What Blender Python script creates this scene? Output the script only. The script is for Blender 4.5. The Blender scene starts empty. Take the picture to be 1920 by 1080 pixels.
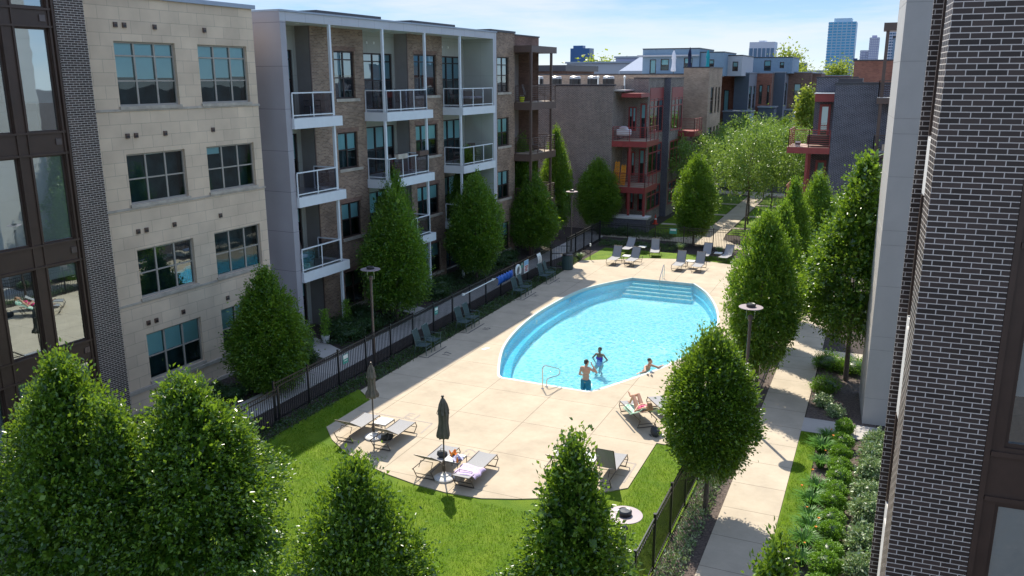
import bpy, bmesh, math, random
import numpy as np
from mathutils import Vector, Matrix
from mathutils.geometry import tessellate_polygon

# ------------------------------------------------------------------ camera, world, sun, exposure
scene = bpy.context.scene
COL = scene.collection
R = math.radians
EYE = 11.3
cam_data = bpy.data.cameras.new('camera')
cam_data.sensor_width = 36.0
cam_data.lens = 36.0 * 1574.27 / 1920
cam_data.clip_start = 0.1
cam_data.clip_end = 6000
cam = bpy.data.objects.new('camera', cam_data)
COL.objects.link(cam)
_p, _r, _a = 0.2456245, -0.0023861, 0.415011
cam.matrix_world = (Matrix.Translation((0, 0, EYE)) @ Matrix.Rotation(_a, 4, 'Z') @
                    Matrix.Rotation(math.pi/2 - _p, 4, 'X') @ Matrix.Rotation(_r, 4, 'Z'))
scene.camera = cam

SUN_TRAVEL = Vector((0.47, -0.73, -1.0)).normalized()
world = bpy.data.worlds.new('World')
scene.world = world
world.use_nodes = True
nt = world.node_tree
nt.nodes.clear()
w_out = nt.nodes.new('ShaderNodeOutputWorld')
w_bg = nt.nodes.new('ShaderNodeBackground')
sky = nt.nodes.new('ShaderNodeTexSky')
sky.sky_type = 'NISHITA'
sky.sun_disc = False
sky.sun_elevation = math.asin(-SUN_TRAVEL.z)
sky.sun_rotation = math.atan2(-SUN_TRAVEL.x, -SUN_TRAVEL.y)
sky.air_density = 1.0
sky.dust_density = 0.3
sky.ozone_density = 2.0
tc = nt.nodes.new('ShaderNodeTexCoord')
mp = nt.nodes.new('ShaderNodeMapping')
mp.inputs['Scale'].default_value = (3.0, 3.0, 22.0)
mp.inputs['Location'].default_value = (0.35, 0.4, 0.2)
ns = nt.nodes.new('ShaderNodeTexNoise')
ns.inputs['Scale'].default_value = 1.1
ns.inputs['Detail'].default_value = 9
ns.inputs['Roughness'].default_value = 0.6
rp = nt.nodes.new('ShaderNodeValToRGB')
rp.color_ramp.elements[0].position = 0.42
rp.color_ramp.elements[1].position = 0.64
mul = nt.nodes.new('ShaderNodeMath'); mul.operation = 'MULTIPLY'; mul.inputs[1].default_value = 0.62
mx = nt.nodes.new('ShaderNodeMixRGB')
mx.inputs[2].default_value = (3.2, 3.25, 3.35, 1)
nt.links.new(tc.outputs['Generated'], mp.inputs['Vector'])
nt.links.new(mp.outputs[0], ns.inputs['Vector'])
nt.links.new(ns.outputs[0], rp.inputs[0])
nt.links.new(rp.outputs[0], mul.inputs[0])
sep = nt.nodes.new('ShaderNodeSeparateXYZ'); nt.links.new(tc.outputs['Generated'], sep.inputs[0])
hz = nt.nodes.new('ShaderNodeValToRGB')          # hazy summer sky close to the horizon
e = hz.color_ramp.elements
e[0].position = 0.0; e[0].color = (2.6, 3.0, 3.3, 1)
e[1].position = 0.30; e[1].color = (.6, 1.45, 3.0, 1)
q = e.new(0.035); q.color = (1.55, 2.35, 3.2, 1)
q = e.new(0.095); q.color = (.80, 1.62, 3.0, 1)
nt.links.new(sep.outputs[2], hz.inputs[0])
fz = nt.nodes.new('ShaderNodeMapRange'); fz.inputs['From Min'].default_value = .11; fz.inputs['From Max'].default_value = .28
fz.inputs['To Min'].default_value = .9; fz.inputs['To Max'].default_value = 0.0
nt.links.new(sep.outputs[2], fz.inputs[0])
m0 = nt.nodes.new('ShaderNodeMixRGB')
nt.links.new(fz.outputs[0], m0.inputs[0]); nt.links.new(sky.outputs[0], m0.inputs[1]); nt.links.new(hz.outputs[0], m0.inputs[2])
nt.links.new(mul.outputs[0], mx.inputs[0])
nt.links.new(m0.outputs[0], mx.inputs[1])
nt.links.new(mx.outputs[0], w_bg.inputs[0])
w_bg.inputs[1].default_value = 0.15
nt.links.new(w_bg.outputs[0], w_out.inputs[0])

sun_data = bpy.data.lights.new('sun', 'SUN')
sun_data.energy = 3.7
sun_data.angle = R(0.5)
sun_data.color = (1.0, 0.92, 0.78)
sun = bpy.data.objects.new('sun', sun_data)
COL.objects.link(sun)
sun.rotation_euler = SUN_TRAVEL.to_track_quat('-Z', 'Y').to_euler()
sun.location = (-20, 30, 60)

vs = scene.view_settings
vs.view_transform = 'Standard'
vs.look = 'None'
vs.gamma = 1.0
vs.use_curve_mapping = False
vs.exposure = 1.0
scene.cycles.max_bounces = 7
scene.cycles.transparent_max_bounces = 16
scene.cycles.caustics_reflective = False
scene.cycles.caustics_refractive = False

rnd = random.Random(7)

# ------------------------------------------------------------------ materials
MATS = {}
def newmat(name):
    m = bpy.data.materials.new(name); m.use_nodes = True
    n = m.node_tree
    b = n.nodes['Principled BSDF']
    MATS[name] = m
    return m, n, b
def rgba(c): return (c[0], c[1], c[2], 1.0)
def N(n, t, **kw):
    x = n.nodes.new(t)
    for k, v in kw.items():
        if k in x.inputs.keys(): x.inputs[k].default_value = v
        else: setattr(x, k, v)
    return x

def mat(name, col, rough=0.6, metal=0.0, var=0.12, scale=3.0, bump=0.0, bscale=60.0, spec=0.5, col2=None, detail=6.0):
    """plain surface with a little mottling and grain"""
    m, n, b = newmat(name)
    c = N(n, 'ShaderNodeTexCoord')
    t = N(n, 'ShaderNodeTexNoise', Scale=scale, Detail=detail, Roughness=0.6)
    n.links.new(c.outputs['Object'], t.inputs['Vector'])
    r = N(n, 'ShaderNodeValToRGB')
    r.color_ramp.elements[0].position = 0.3; r.color_ramp.elements[1].position = 0.7
    lo = col2 if col2 else tuple(x*(1-var) for x in col)
    hi = col if col2 else tuple(x*(1+var) for x in col)
    r.color_ramp.elements[0].color = rgba(lo); r.color_ramp.elements[1].color = rgba(hi)
    n.links.new(t.outputs[0], r.inputs[0])
    n.links.new(r.outputs[0], b.inputs['Base Color'])
    b.inputs['Roughness'].default_value = rough
    b.inputs['Metallic'].default_value = metal
    b.inputs['Specular IOR Level'].default_value = spec
    if bump:
        t2 = N(n, 'ShaderNodeTexNoise', Scale=bscale, Detail=4.0)
        n.links.new(c.outputs['Object'], t2.inputs['Vector'])
        bp = N(n, 'ShaderNodeBump', Strength=bump, Distance=0.02)
        n.links.new(t2.outputs[0], bp.inputs['Height'])
        n.links.new(bp.outputs[0], b.inputs['Normal'])
    return m

def brickmat(name, c1, c2, mortar, bw=0.203, rh=0.0677, ms=0.006, rough=0.85, bump=0.5, offset=0.5, stain=0.25, spec=0.3, dist=0.01, smooth=0.1):
    m, n, b = newmat(name)
    c = N(n, 'ShaderNodeTexCoord')
    s = N(n, 'ShaderNodeSeparateXYZ'); n.links.new(c.outputs['Object'], s.inputs[0])
    a = N(n, 'ShaderNodeMath', operation='ADD')
    n.links.new(s.outputs[0], a.inputs[0]); n.links.new(s.outputs[1], a.inputs[1])
    k = N(n, 'ShaderNodeCombineXYZ'); n.links.new(a.outputs[0], k.inputs[0]); n.links.new(s.outputs[2], k.inputs[1])
    t = N(n, 'ShaderNodeTexBrick', offset=offset)
    t.inputs['Scale'].default_value = 1.0
    t.inputs['Color1'].default_value = rgba(c1); t.inputs['Color2'].default_value = rgba(c2)
    t.inputs['Mortar'].default_value = rgba(mortar)
    t.inputs['Mortar Size'].default_value = ms; t.inputs['Mortar Smooth'].default_value = smooth
    t.inputs['Brick Width'].default_value = bw; t.inputs['Row Height'].default_value = rh
    n.links.new(k.outputs[0], t.inputs['Vector'])
    no = N(n, 'ShaderNodeTexNoise', Scale=0.9, Detail=5.0)
    n.links.new(c.outputs['Object'], no.inputs['Vector'])
    ma = N(n, 'ShaderNodeMapRange'); ma.inputs['From Min'].default_value = .3; ma.inputs['From Max'].default_value = .7
    ma.inputs['To Min'].default_value = 1 - stain; ma.inputs['To Max'].default_value = 1 + stain*.5
    n.links.new(no.outputs[0], ma.inputs[0])
    hs = N(n, 'ShaderNodeHueSaturation'); n.links.new(t.outputs[0], hs.inputs['Color']); n.links.new(ma.outputs[0], hs.inputs['Value'])
    n.links.new(hs.outputs[0], b.inputs['Base Color'])
    b.inputs['Roughness'].default_value = rough; b.inputs['Specular IOR Level'].default_value = spec
    if bump:
        bp = N(n, 'ShaderNodeBump', Strength=bump, Distance=dist, invert=True)
        n.links.new(t.outputs['Fac'], bp.inputs['Height']); n.links.new(bp.outputs[0], b.inputs['Normal'])
    return m

def glassmat(name, tint, refl=0.25, rough=0.015, wob=0.0):
    """window glass: a see-through tinted part and a mirror part"""
    m, n, b = newmat(name)
    n.nodes.remove(b)
    o = n.nodes['Material Output']
    t = N(n, 'ShaderNodeBsdfTransparent', Color=rgba(tint))
    g = N(n, 'ShaderNodeBsdfGlossy', Roughness=rough); g.inputs['Color'].default_value = (0.78, 0.93, 1.0, 1)
    f = N(n, 'ShaderNodeFresnel', IOR=1.5)
    a = N(n, 'ShaderNodeMath', operation='ADD'); a.inputs[1].default_value = refl; a.use_clamp = True
    n.links.new(f.outputs[0], a.inputs[0])
    x = N(n, 'ShaderNodeMixShader')
    n.links.new(a.outputs[0], x.inputs[0]); n.links.new(t.outputs[0], x.inputs[1]); n.links.new(g.outputs[0], x.inputs[2])
    n.links.new(x.outputs[0], o.inputs[0])
    if wob:
        c = N(n, 'ShaderNodeTexCoord')
        q = N(n, 'ShaderNodeTexNoise', Scale=1.6, Detail=1.0); n.links.new(c.outputs['Object'], q.inputs['Vector'])
        bp = N(n, 'ShaderNodeBump', Strength=wob, Distance=0.05); n.links.new(q.outputs[0], bp.inputs['Height'])
        n.links.new(bp.outputs[0], g.inputs['Normal']); n.links.new(bp.outputs[0], f.inputs['Normal'])
    return m

def leafmat(name, cols, trans=(0.22, 0.36, 0.03), tw=0.35, rough=0.38, spec=0.5):
    m, n, b = newmat(name)
    o = n.nodes['Material Output']
    g = N(n, 'ShaderNodeNewGeometry')
    r = N(n, 'ShaderNodeValToRGB')
    e = r.color_ramp.elements
    e[0].position = 0.0; e[1].position = 1.0
    e[0].color = rgba(cols[0]); e[1].color = rgba(cols[-1])
    for i, c in enumerate(cols[1:-1]):
        q = e.new((i+1)/(len(cols)-1)); q.color = rgba(c)
    n.links.new(g.outputs['Random Per Island'], r.inputs[0])
    n.links.new(r.outputs[0], b.inputs['Base Color'])
    b.inputs['Roughness'].default_value = rough; b.inputs['Specular IOR Level'].default_value = spec
    t = N(n, 'ShaderNodeBsdfTranslucent', Color=rgba(trans))
    x = N(n, 'ShaderNodeMixShader'); x.inputs[0].default_value = tw
    n.links.new(b.outputs[0], x.inputs[1]); n.links.new(t.outputs[0], x.inputs[2])
    n.links.new(x.outputs[0], o.inputs[0])
    return m

M = {}
M['limestone'] = brickmat('limestone_block', (.70, .555, .41), (.62, .49, .365), (.38, .31, .24), bw=.82, rh=.41, ms=.006, bump=.25, stain=.14)
M['limestone_trim'] = mat('limestone_trim', (.42, .37, .31), .8, var=.22, scale=2.5, bump=.2)
M['black_brick'] = brickmat('black_brick', (.030, .019, .015), (.072, .047, .038), (.62, .55, .49), bw=.213, ms=.0056, smooth=.02, bump=.35, stain=.14, rough=.55, spec=.45)
M['tan_brick'] = brickmat('tan_brick', (.35, .24, .17), (.20, .13, .095), (.40, .35, .29), ms=.005, stain=.3)
M['tan_brick_far'] = brickmat('pale_tan_brick', (.48, .34, .25), (.34, .235, .17), (.42, .36, .29), ms=.005, stain=.2)
M['grey_brick'] = brickmat('grey_brick', (.17, .125, .105), (.085, .064, .056), (.62, .56, .50), ms=.0068, stain=.2)
M['navy_brick'] = brickmat('dark_blue_brick', (.060, .056, .078), (.030, .028, .042), (.42, .42, .46), ms=.0065, stain=.15)
M['red_brick'] = brickmat('red_brick', (.36, .145, .095), (.24, .09, .065), (.28, .2, .16), ms=.005, stain=.25)
M['brown_brick'] = brickmat('brown_brick', (.27, .16, .12), (.18, .105, .08), (.24, .19, .16), ms=.005, stain=.25)
M['panel'] = brickmat('grey_panel', (.36, .345, .37), (.35, .335, .36), (.17, .16, .18), bw=60, rh=1.68, ms=.010, bump=.2, stain=.07, rough=.6)
M['panel_pale'] = brickmat('pale_panel', (.50, .50, .53), (.49, .49, .52), (.28, .28, .31), bw=1.22, rh=60, ms=.008, bump=.15, stain=.05, rough=.55)
M['panel_warm'] = mat('warm_grey_panel', (.27, .25, .235), .7, var=.05)
M['panel_sage'] = brickmat('sage_panel', (.43, .44, .40), (.42, .43, .39), (.29, .30, .27), bw=1.1, rh=1.9, ms=.007, bump=.1, stain=.05, offset=0)
M['panel_conc'] = mat('smooth_concrete_panel', (.43, .405, .38), .65, var=.05, scale=1.2, bump=.08)
M['soffit'] = mat('soffit', (.55, .54, .50), .7, var=.03)
M['coping'] = mat('metal_coping', (.30, .34, .40), .35, metal=.5, var=.06)
M['coping_dark'] = mat('dark_coping', (.05, .05, .06), .45, metal=.3, var=.1)
M['white_metal'] = mat('white_painted_steel', (.68, .71, .74), .4, var=.04)
M['bronze'] = mat('dark_bronze_metal', (.060, .036, .026), .42, var=.18, scale=2, spec=.45)
M['brown_metal'] = mat('brown_painted_metal', (.105, .065, .052), .45, var=.12)
M['dark_frame'] = mat('dark_window_frame', (.040, .026, .024), .45, var=.15)
M['taupe_frame'] = mat('taupe_window_frame', (.34, .31, .27), .45, var=.08)
M['red_metal'] = mat('red_painted_metal', (.27, .042, .040), .45, var=.12)
M['glass'] = glassmat('window_glass', (.60, .88, .92), .03, wob=.05)
M['glass_mirror'] = glassmat('reflective_window_glass', (.46, .70, .78), .20, wob=.05)
M['glass_bay'] = glassmat('bay_window_glass', (.90, .98, 1.0), .42, wob=.02)
M['rail_glass'] = glassmat('railing_glass', (.62, .62, .68), .02)
M['blind'] = mat('window_blind', (.82, .85, .84), .8, var=.05, scale=1)
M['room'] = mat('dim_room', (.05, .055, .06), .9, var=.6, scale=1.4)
M['curtain'] = mat('curtain', (.55, .50, .40), .9, var=.2, scale=5)
M['roof'] = mat('roof_membrane', (.40, .38, .36), .85, var=.2, scale=1)
M['concrete'] = None
M['mulch'] = mat('bark_mulch', (.075, .055, .045), .95, var=.6, scale=14, bump=1.0, bscale=50, col2=(.018, .013, .012))
M['mulch_pale'] = mat('dry_bark_mulch', (.17, .13, .11), .95, scale=16, bump=1.0, bscale=50, col2=(.04, .03, .027))
M['black_metal'] = mat('black_painted_metal', (.012, .012, .014), .35, var=.2, spec=.6)
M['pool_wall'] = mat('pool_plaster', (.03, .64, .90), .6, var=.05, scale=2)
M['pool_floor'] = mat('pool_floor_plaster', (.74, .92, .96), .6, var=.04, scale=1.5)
M['coping_stone'] = mat('pool_coping_white', (.62, .64, .60), .6, var=.06)
M['steel'] = mat('stainless_steel', (.62, .62, .60), .18, metal=1.0, var=.03)
M['lounger_frame'] = mat('lounger_frame_metal', (.085, .070, .060), .4, metal=.4, var=.1)
M['sling'] = mat('grey_sling_fabric', (.29, .29, .30), .75, var=.06, scale=40, bump=.3, bscale=300)
M['sling_white'] = mat('white_table_top', (.62, .62, .60), .5, var=.05)
M['green_frame'] = mat('dark_green_chair_metal', (.10, .15, .145), .4, metal=.3, var=.1)
M['green_sling'] = mat('dark_green_sling_fabric', (.035, .065, .065), .8, var=.1)
M['umbrella'] = mat('taupe_canvas', (.15, .13, .105), .9, var=.22, scale=9, bump=.4, bscale=25)
M['base_stone'] = mat('pale_base_concrete', (.62, .60, .57), .7, var=.08)
M['bark'] = mat('tree_bark', (.12, .095, .075), .9, var=.35, scale=12, bump=.8, bscale=40)
M['skin'] = mat('skin', (.56, .31, .20), .5, var=.07, scale=6)
M['skin_tan'] = mat('tanned_skin', (.47, .24, .15), .5, var=.07, scale=6)
M['skin_deep'] = mat('brown_skin', (.26, .14, .09), .5, var=.07, scale=6)
M['hair_dark'] = mat('dark_hair', (.02, .015, .013), .5, var=.4, scale=40)
M['hair_blonde'] = mat('sandy_hair', (.30, .17, .08), .5, var=.35, scale=40)
M['teal_cloth'] = mat('teal_swim_shorts', (.03, .17, .22), .7, var=.15, scale=8)
M['purple_cloth'] = mat('purple_swimsuit', (.12, .035, .42), .6, var=.2, scale=8)
M['pink_cloth'] = mat('pink_swimsuit', (.62, .03, .16), .6, var=.25, scale=10)
M['lav_cloth'] = mat('lavender_towel', (.58, .46, .66), .9, scale=14, var=.2, bump=.5, bscale=60)
M['blue_cloth'] = mat('blue_pattern_towel', (.75, .75, .8), .9, scale=22, col2=(.05, .05, .35), bump=.5)
M['green_towel'] = mat('tropical_print_towel', (.80, .82, .72), .9, scale=9, col2=(.05, .40, .22), bump=.4)
M['orange'] = mat('orange_cloth', (.75, .25, .03), .7, var=.2)
M['kayak'] = mat('orange_yellow_plastic', (.80, .33, .03), .35, var=.1)
M['blue_vinyl'] = mat('blue_vinyl', (.01, .10, .42), .45, var=.2, scale=8)
M['white_plastic'] = mat('white_plastic', (.78, .80, .76), .4, var=.05)
M['sign_green'] = mat('sign_green', (.05, .30, .24), .4, var=.05)
M['sign_blue'] = mat('sign_blue', (.28, .52, .72), .4, var=.03)
M['sign_red'] = mat('sign_red', (.55, .05, .05), .4, var=.05)
M['ink'] = mat('dark_paint', (.035, .04, .045), .7, var=.1)
M['ink_faded'] = mat('worn_marking_paint', (.36, .31, .27), .8, var=.25, scale=30)
M['pink_table'] = mat('patio_wood', (.35, .22, .16), .6, var=.2)
M['cushion'] = mat('pale_cushion', (.52, .50, .52), .9, var=.08)
M['wicker'] = mat('dark_wicker', (.07, .055, .045), .8, var=.3, scale=40, bump=.6)
M['pale_wood'] = mat('pale_wood', (.42, .33, .24), .7, var=.15)
M['grill_white'] = mat('white_cover', (.70, .70, .72), .6, var=.06)
M['ac_metal'] = mat('galvanised_metal', (.42, .43, .45), .4, metal=.6, var=.1)
M['white_wall'] = mat('white_stucco', (.46, .47, .50), .8, var=.04)
M['blue_wall'] = mat('light_blue_siding', (.20, .29, .38), .7, var=.06)
M['slate_wall'] = mat('slate_blue_siding', (.075, .095, .125), .7, var=.08)
M['slate_pale'] = mat('pale_slate_siding', (.19, .20, .23), .7, var=.08)
M['pot_white'] = mat('white_glazed_pot', (.7, .7, .7), .4, var=.05)
M['pot_teal'] = mat('teal_glazed_pot', (.01, .09, .08), .3, var=.1)
M['yellow'] = mat('yellow_green_plastic', (.55, .62, .02), .4, var=.1)
M['cone_orange'] = mat('red_orange_rubber', (.60, .05, .02), .5, var=.08)
M['teal_canvas'] = mat('teal_canvas', (.02, .33, .38), .85, var=.1)
M['navy_canvas'] = mat('navy_canvas', (.012, .02, .06), .85, var=.1)
M['white_canvas'] = mat('white_canvas', (.75, .76, .80), .85, var=.05)
M['rubber'] = mat('tyre_rubber', (.02, .02, .02), .7, var=.1)
M['car_white'] = mat('white_car_paint', (.75, .76, .78), .2, var=.02)
M['car_grey'] = mat('grey_car_paint', (.12, .13, .15), .2, var=.02)
M['car_glass'] = mat('dark_car_glass', (.015, .02, .025), .05, var=.02, spec=.8)
M['asphalt'] = mat('asphalt', (.075, .073, .072), .9, var=.15, scale=3, bump=.4)
M['lamp_disc'] = mat('lamp_disc_metal', (.30, .25, .26), .45, metal=.2, var=.05)
M['lamp_pole'] = mat('bronze_lamp_pole', (.13, .105, .10), .35, metal=.5, var=.1)

M['leaf_horn'] = leafmat('hornbeam_leaf', [(.022, .066, .010), (.044, .122, .014), (.085, .182, .016), (.19, .30, .03)], trans=(.31, .50, .03), tw=.32)
M['leaf_pear'] = leafmat('glossy_pear_leaf', [(.019, .055, .011), (.040, .106, .014), (.082, .166, .016), (.20, .31, .035)], trans=(.31, .50, .03), tw=.28, rough=.30, spec=.6)
M['leaf_locust'] = leafmat('locust_leaf', [(.075, .155, .024), (.13, .235, .038), (.22, .33, .06)], trans=(.28, .42, .06), tw=.32, rough=.4)
M['leaf_gold'] = leafmat('yellow_green_leaf', [(.10, .17, .02), (.16, .24, .03), (.22, .28, .04)], trans=(.4, .48, .05), tw=.4)
M['leaf_box'] = leafmat('boxwood_leaf', [(.09, .20, .015), (.14, .29, .02), (.20, .37, .03)], trans=(.28, .5, .03), tw=.25, rough=.45)
M['leaf_var'] = leafmat('variegated_leaf', [(.07, .16, .04), (.18, .30, .10), (.50, .56, .36), (.12, .23, .07)], trans=(.3, .4, .12), tw=.2, rough=.4)
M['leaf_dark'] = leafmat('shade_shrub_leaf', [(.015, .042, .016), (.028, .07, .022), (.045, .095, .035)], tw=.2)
M['leaf_lily'] = leafmat('daylily_leaf', [(.07, .19, .03), (.12, .28, .04)], trans=(.2, .4, .05), tw=.3)
M['grass_blade'] = leafmat('lawn_blade', [(.08, .175, .006), (.125, .225, .008), (.20, .28, .015)], trans=(.25, .45, .02), tw=.35, rough=.5)

# lawn: mown turf with patches
m, n, b = newmat('lawn_turf')
c = N(n, 'ShaderNodeTexCoord')
t1 = N(n, 'ShaderNodeTexNoise', Scale=1.3, Detail=4.0); t2 = N(n, 'ShaderNodeTexNoise', Scale=45.0, Detail=6.0, Roughness=.75)
r1 = N(n, 'ShaderNodeValToRGB'); r2 = N(n, 'ShaderNodeValToRGB')
r1.color_ramp.elements[0].color = (.085, .175, .004, 1); r1.color_ramp.elements[1].color = (.150, .235, .010, 1)
r1.color_ramp.elements[0].position = .35; r1.color_ramp.elements[1].position = .68
r2.color_ramp.elements[0].color = (.45, .45, .4, 1); r2.color_ramp.elements[1].color = (1.35, 1.3, 1.25, 1)
r2.color_ramp.elements[0].position = .34; r2.color_ramp.elements[1].position = .66
mm = N(n, 'ShaderNodeMixRGB', blend_type='MULTIPLY'); mm.inputs[0].default_value = 1
for t_ in (t1, t2): n.links.new(c.outputs['Object'], t_.inputs['Vector'])
n.links.new(t1.outputs[0], r1.inputs[0]); n.links.new(t2.outputs[0], r2.inputs[0])
n.links.new(r1.outputs[0], mm.inputs[1]); n.links.new(r2.outputs[0], mm.inputs[2]); n.links.new(mm.outputs[0], b.inputs['Base Color'])
bp = N(n, 'ShaderNodeBump', Strength=.9, Distance=.03); n.links.new(t2.outputs[0], bp.inputs['Height']); n.links.new(bp.outputs[0], b.inputs['Normal'])
b.inputs['Roughness'].default_value = .8; b.inputs['Specular IOR Level'].default_value = .2
M['lawn'] = m

def concretemat(name, col, jx, jy, ox=0., oy=0., ms=.012):
    m, n, b = newmat(name)
    c = N(n, 'ShaderNodeTexCoord')
    mpn = N(n, 'ShaderNodeMapping'); mpn.inputs['Location'].default_value = (ox, oy, 0)
    n.links.new(c.outputs['Object'], mpn.inputs[0])
    t = N(n, 'ShaderNodeTexBrick', offset=0.0)
    t.inputs['Scale'].default_value = 1.0
    t.inputs['Color1'].default_value = rgba(col); t.inputs['Color2'].default_value = rgba(tuple(x*.955 for x in col))
    t.inputs['Mortar'].default_value = rgba(tuple(x*.34 for x in col)); t.inputs['Mortar Size'].default_value = ms
    t.inputs['Mortar Smooth'].default_value = .6
    t.inputs['Brick Width'].default_value = jx; t.inputs['Row Height'].default_value = jy
    n.links.new(mpn.outputs[0], t.inputs['Vector'])
    a = N(n, 'ShaderNodeTexNoise', Scale=.8, Detail=8.0, Roughness=.7); n.links.new(c.outputs['Object'], a.inputs['Vector'])
    st = N(n, 'ShaderNodeMapping'); st.inputs['Scale'].default_value = (2.5, 60, 1); n.links.new(c.outputs['Object'], st.inputs[0])
    a2 = N(n, 'ShaderNodeTexNoise', Scale=1.0, Detail=3.0); n.links.new(st.outputs[0], a2.inputs['Vector'])
    mr = N(n, 'ShaderNodeMapRange'); mr.inputs['From Min'].default_value = .3; mr.inputs['From Max'].default_value = .7
    mr.inputs['To Min'].default_value = .80; mr.inputs['To Max'].default_value = 1.08
    n.links.new(a.outputs[0], mr.inputs[0])
    mr2 = N(n, 'ShaderNodeMapRange'); mr2.inputs['To Min'].default_value = .93; mr2.inputs['To Max'].default_value = 1.07
    n.links.new(a2.outputs[0], mr2.inputs[0])
    pr = N(n, 'ShaderNodeMath', operation='MULTIPLY'); n.links.new(mr.outputs[0], pr.inputs[0]); n.links.new(mr2.outputs[0], pr.inputs[1])
    hs = N(n, 'ShaderNodeHueSaturation'); n.links.new(t.outputs[0], hs.inputs['Color']); n.links.new(pr.outputs[0], hs.inputs['Value'])
    n.links.new(hs.outputs[0], b.inputs['Base Color']); b.inputs['Roughness'].default_value = .85; b.inputs['Specular IOR Level'].default_value = .25
    bp = N(n, 'ShaderNodeBump', Strength=.3, Distance=.01, invert=True); n.links.new(t.outputs['Fac'], bp.inputs['Height']); n.links.new(bp.outputs[0], b.inputs['Normal'])
    return m
M['deck'] = concretemat('pool_deck_concrete', (.50, .42, .315), 2.44, 2.44, .55, .15)
M['walk'] = concretemat('walkway_concrete', (.50, .43, .335), 6, 1.55, .2, .5)
M['walk_grey'] = concretemat('grey_walkway_concrete', (.46, .43, .40), 6, 1.6)

# pool water: clear, rippled, with a net of caustic light painted into its tint
m, n, b = newmat('pool_water')
n.nodes.remove(b); o = n.nodes['Material Output']
c = N(n, 'ShaderNodeTexCoord')
mpn = N(n, 'ShaderNodeMapping'); mpn.inputs['Scale'].default_value = (1.0, 1.0, 1); n.links.new(c.outputs['Object'], mpn.inputs[0])
w1 = N(n, 'ShaderNodeTexNoise', Scale=3.2, Detail=3.0, Roughness=.55, Distortion=1.2)
w2 = N(n, 'ShaderNodeTexNoise', Scale=9.0, Detail=3.0, Roughness=.6, Distortion=.8)
for w in (w1, w2): n.links.new(mpn.outputs[0], w.inputs['Vector'])
ad = N(n, 'ShaderNodeMath', operation='ADD'); n.links.new(w1.outputs[0], ad.inputs[0]); n.links.new(w2.outputs[0], ad.inputs[1])
bp = N(n, 'ShaderNodeBump', Strength=.6, Distance=.08); n.links.new(ad.outputs[0], bp.inputs['Height'])
gl = N(n, 'ShaderNodeBsdfGlossy', Roughness=.04, Color=(.75, .88, 1, 1)); n.links.new(bp.outputs[0], gl.inputs['Normal'])
fr = N(n, 'ShaderNodeFresnel', IOR=1.33); n.links.new(bp.outputs[0], fr.inputs['Normal'])
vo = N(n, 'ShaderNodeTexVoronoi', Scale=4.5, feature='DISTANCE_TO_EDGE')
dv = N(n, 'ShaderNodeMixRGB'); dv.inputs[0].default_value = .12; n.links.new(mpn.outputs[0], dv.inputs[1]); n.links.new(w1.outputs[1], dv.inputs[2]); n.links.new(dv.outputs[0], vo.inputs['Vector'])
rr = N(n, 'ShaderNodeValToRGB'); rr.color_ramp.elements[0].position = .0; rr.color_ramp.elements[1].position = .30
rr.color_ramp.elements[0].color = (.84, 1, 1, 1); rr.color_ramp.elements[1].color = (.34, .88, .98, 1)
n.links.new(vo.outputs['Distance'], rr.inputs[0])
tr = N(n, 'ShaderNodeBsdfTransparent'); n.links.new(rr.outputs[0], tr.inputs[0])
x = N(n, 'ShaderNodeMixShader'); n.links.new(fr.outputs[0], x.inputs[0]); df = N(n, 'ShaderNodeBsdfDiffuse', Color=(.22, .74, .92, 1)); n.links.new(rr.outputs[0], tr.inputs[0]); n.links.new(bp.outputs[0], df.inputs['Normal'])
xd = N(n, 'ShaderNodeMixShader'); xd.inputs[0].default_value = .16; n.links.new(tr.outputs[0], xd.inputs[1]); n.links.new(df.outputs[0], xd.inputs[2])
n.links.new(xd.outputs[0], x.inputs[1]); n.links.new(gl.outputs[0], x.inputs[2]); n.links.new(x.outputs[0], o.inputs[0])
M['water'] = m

# ------------------------------------------------------------------ object helpers
def link(o, parent=None):
    COL.objects.link(o)
    if parent is not None: o.parent = parent
    return o
def tag(o, label=None, cat=None, group=None, kind=None):
    if label: o['label'] = label
    if cat: o['category'] = cat
    if group: o['group'] = group
    if kind: o['kind'] = kind
    return o
def thing(name, label, cat, loc=(0, 0, 0), rz=0.0, group=None):
    o = bpy.data.objects.new(name, None); link(o)
    o.empty_display_size = .2
    o.location = loc; o.rotation_euler = (0, 0, rz)
    return tag(o, label, cat, group)
def kids(o): return [c for c in COL.objects if c.parent is o]
TREE = {}
def dup(root, label, loc=None, rz=None, scale=None, group=None):
    def cp(o, par):
        c = o.copy(); COL.objects.link(c); c.parent = par
        for k in CH.get(o.name, []): cp(bpy.data.objects[k], c)
        return c
    CH = {}
    for q in COL.objects:
        if q.parent is not None: CH.setdefault(q.parent.name, []).append(q.name)
    r = cp(root, None)
    if loc is not None: r.location = loc
    if rz is not None: r.rotation_euler = (0, 0, rz)
    if scale is not None: r.scale = scale if hasattr(scale, '__len__') else (scale,)*3
    r['label'] = label
    if group: r['group'] = group
    return r

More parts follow.
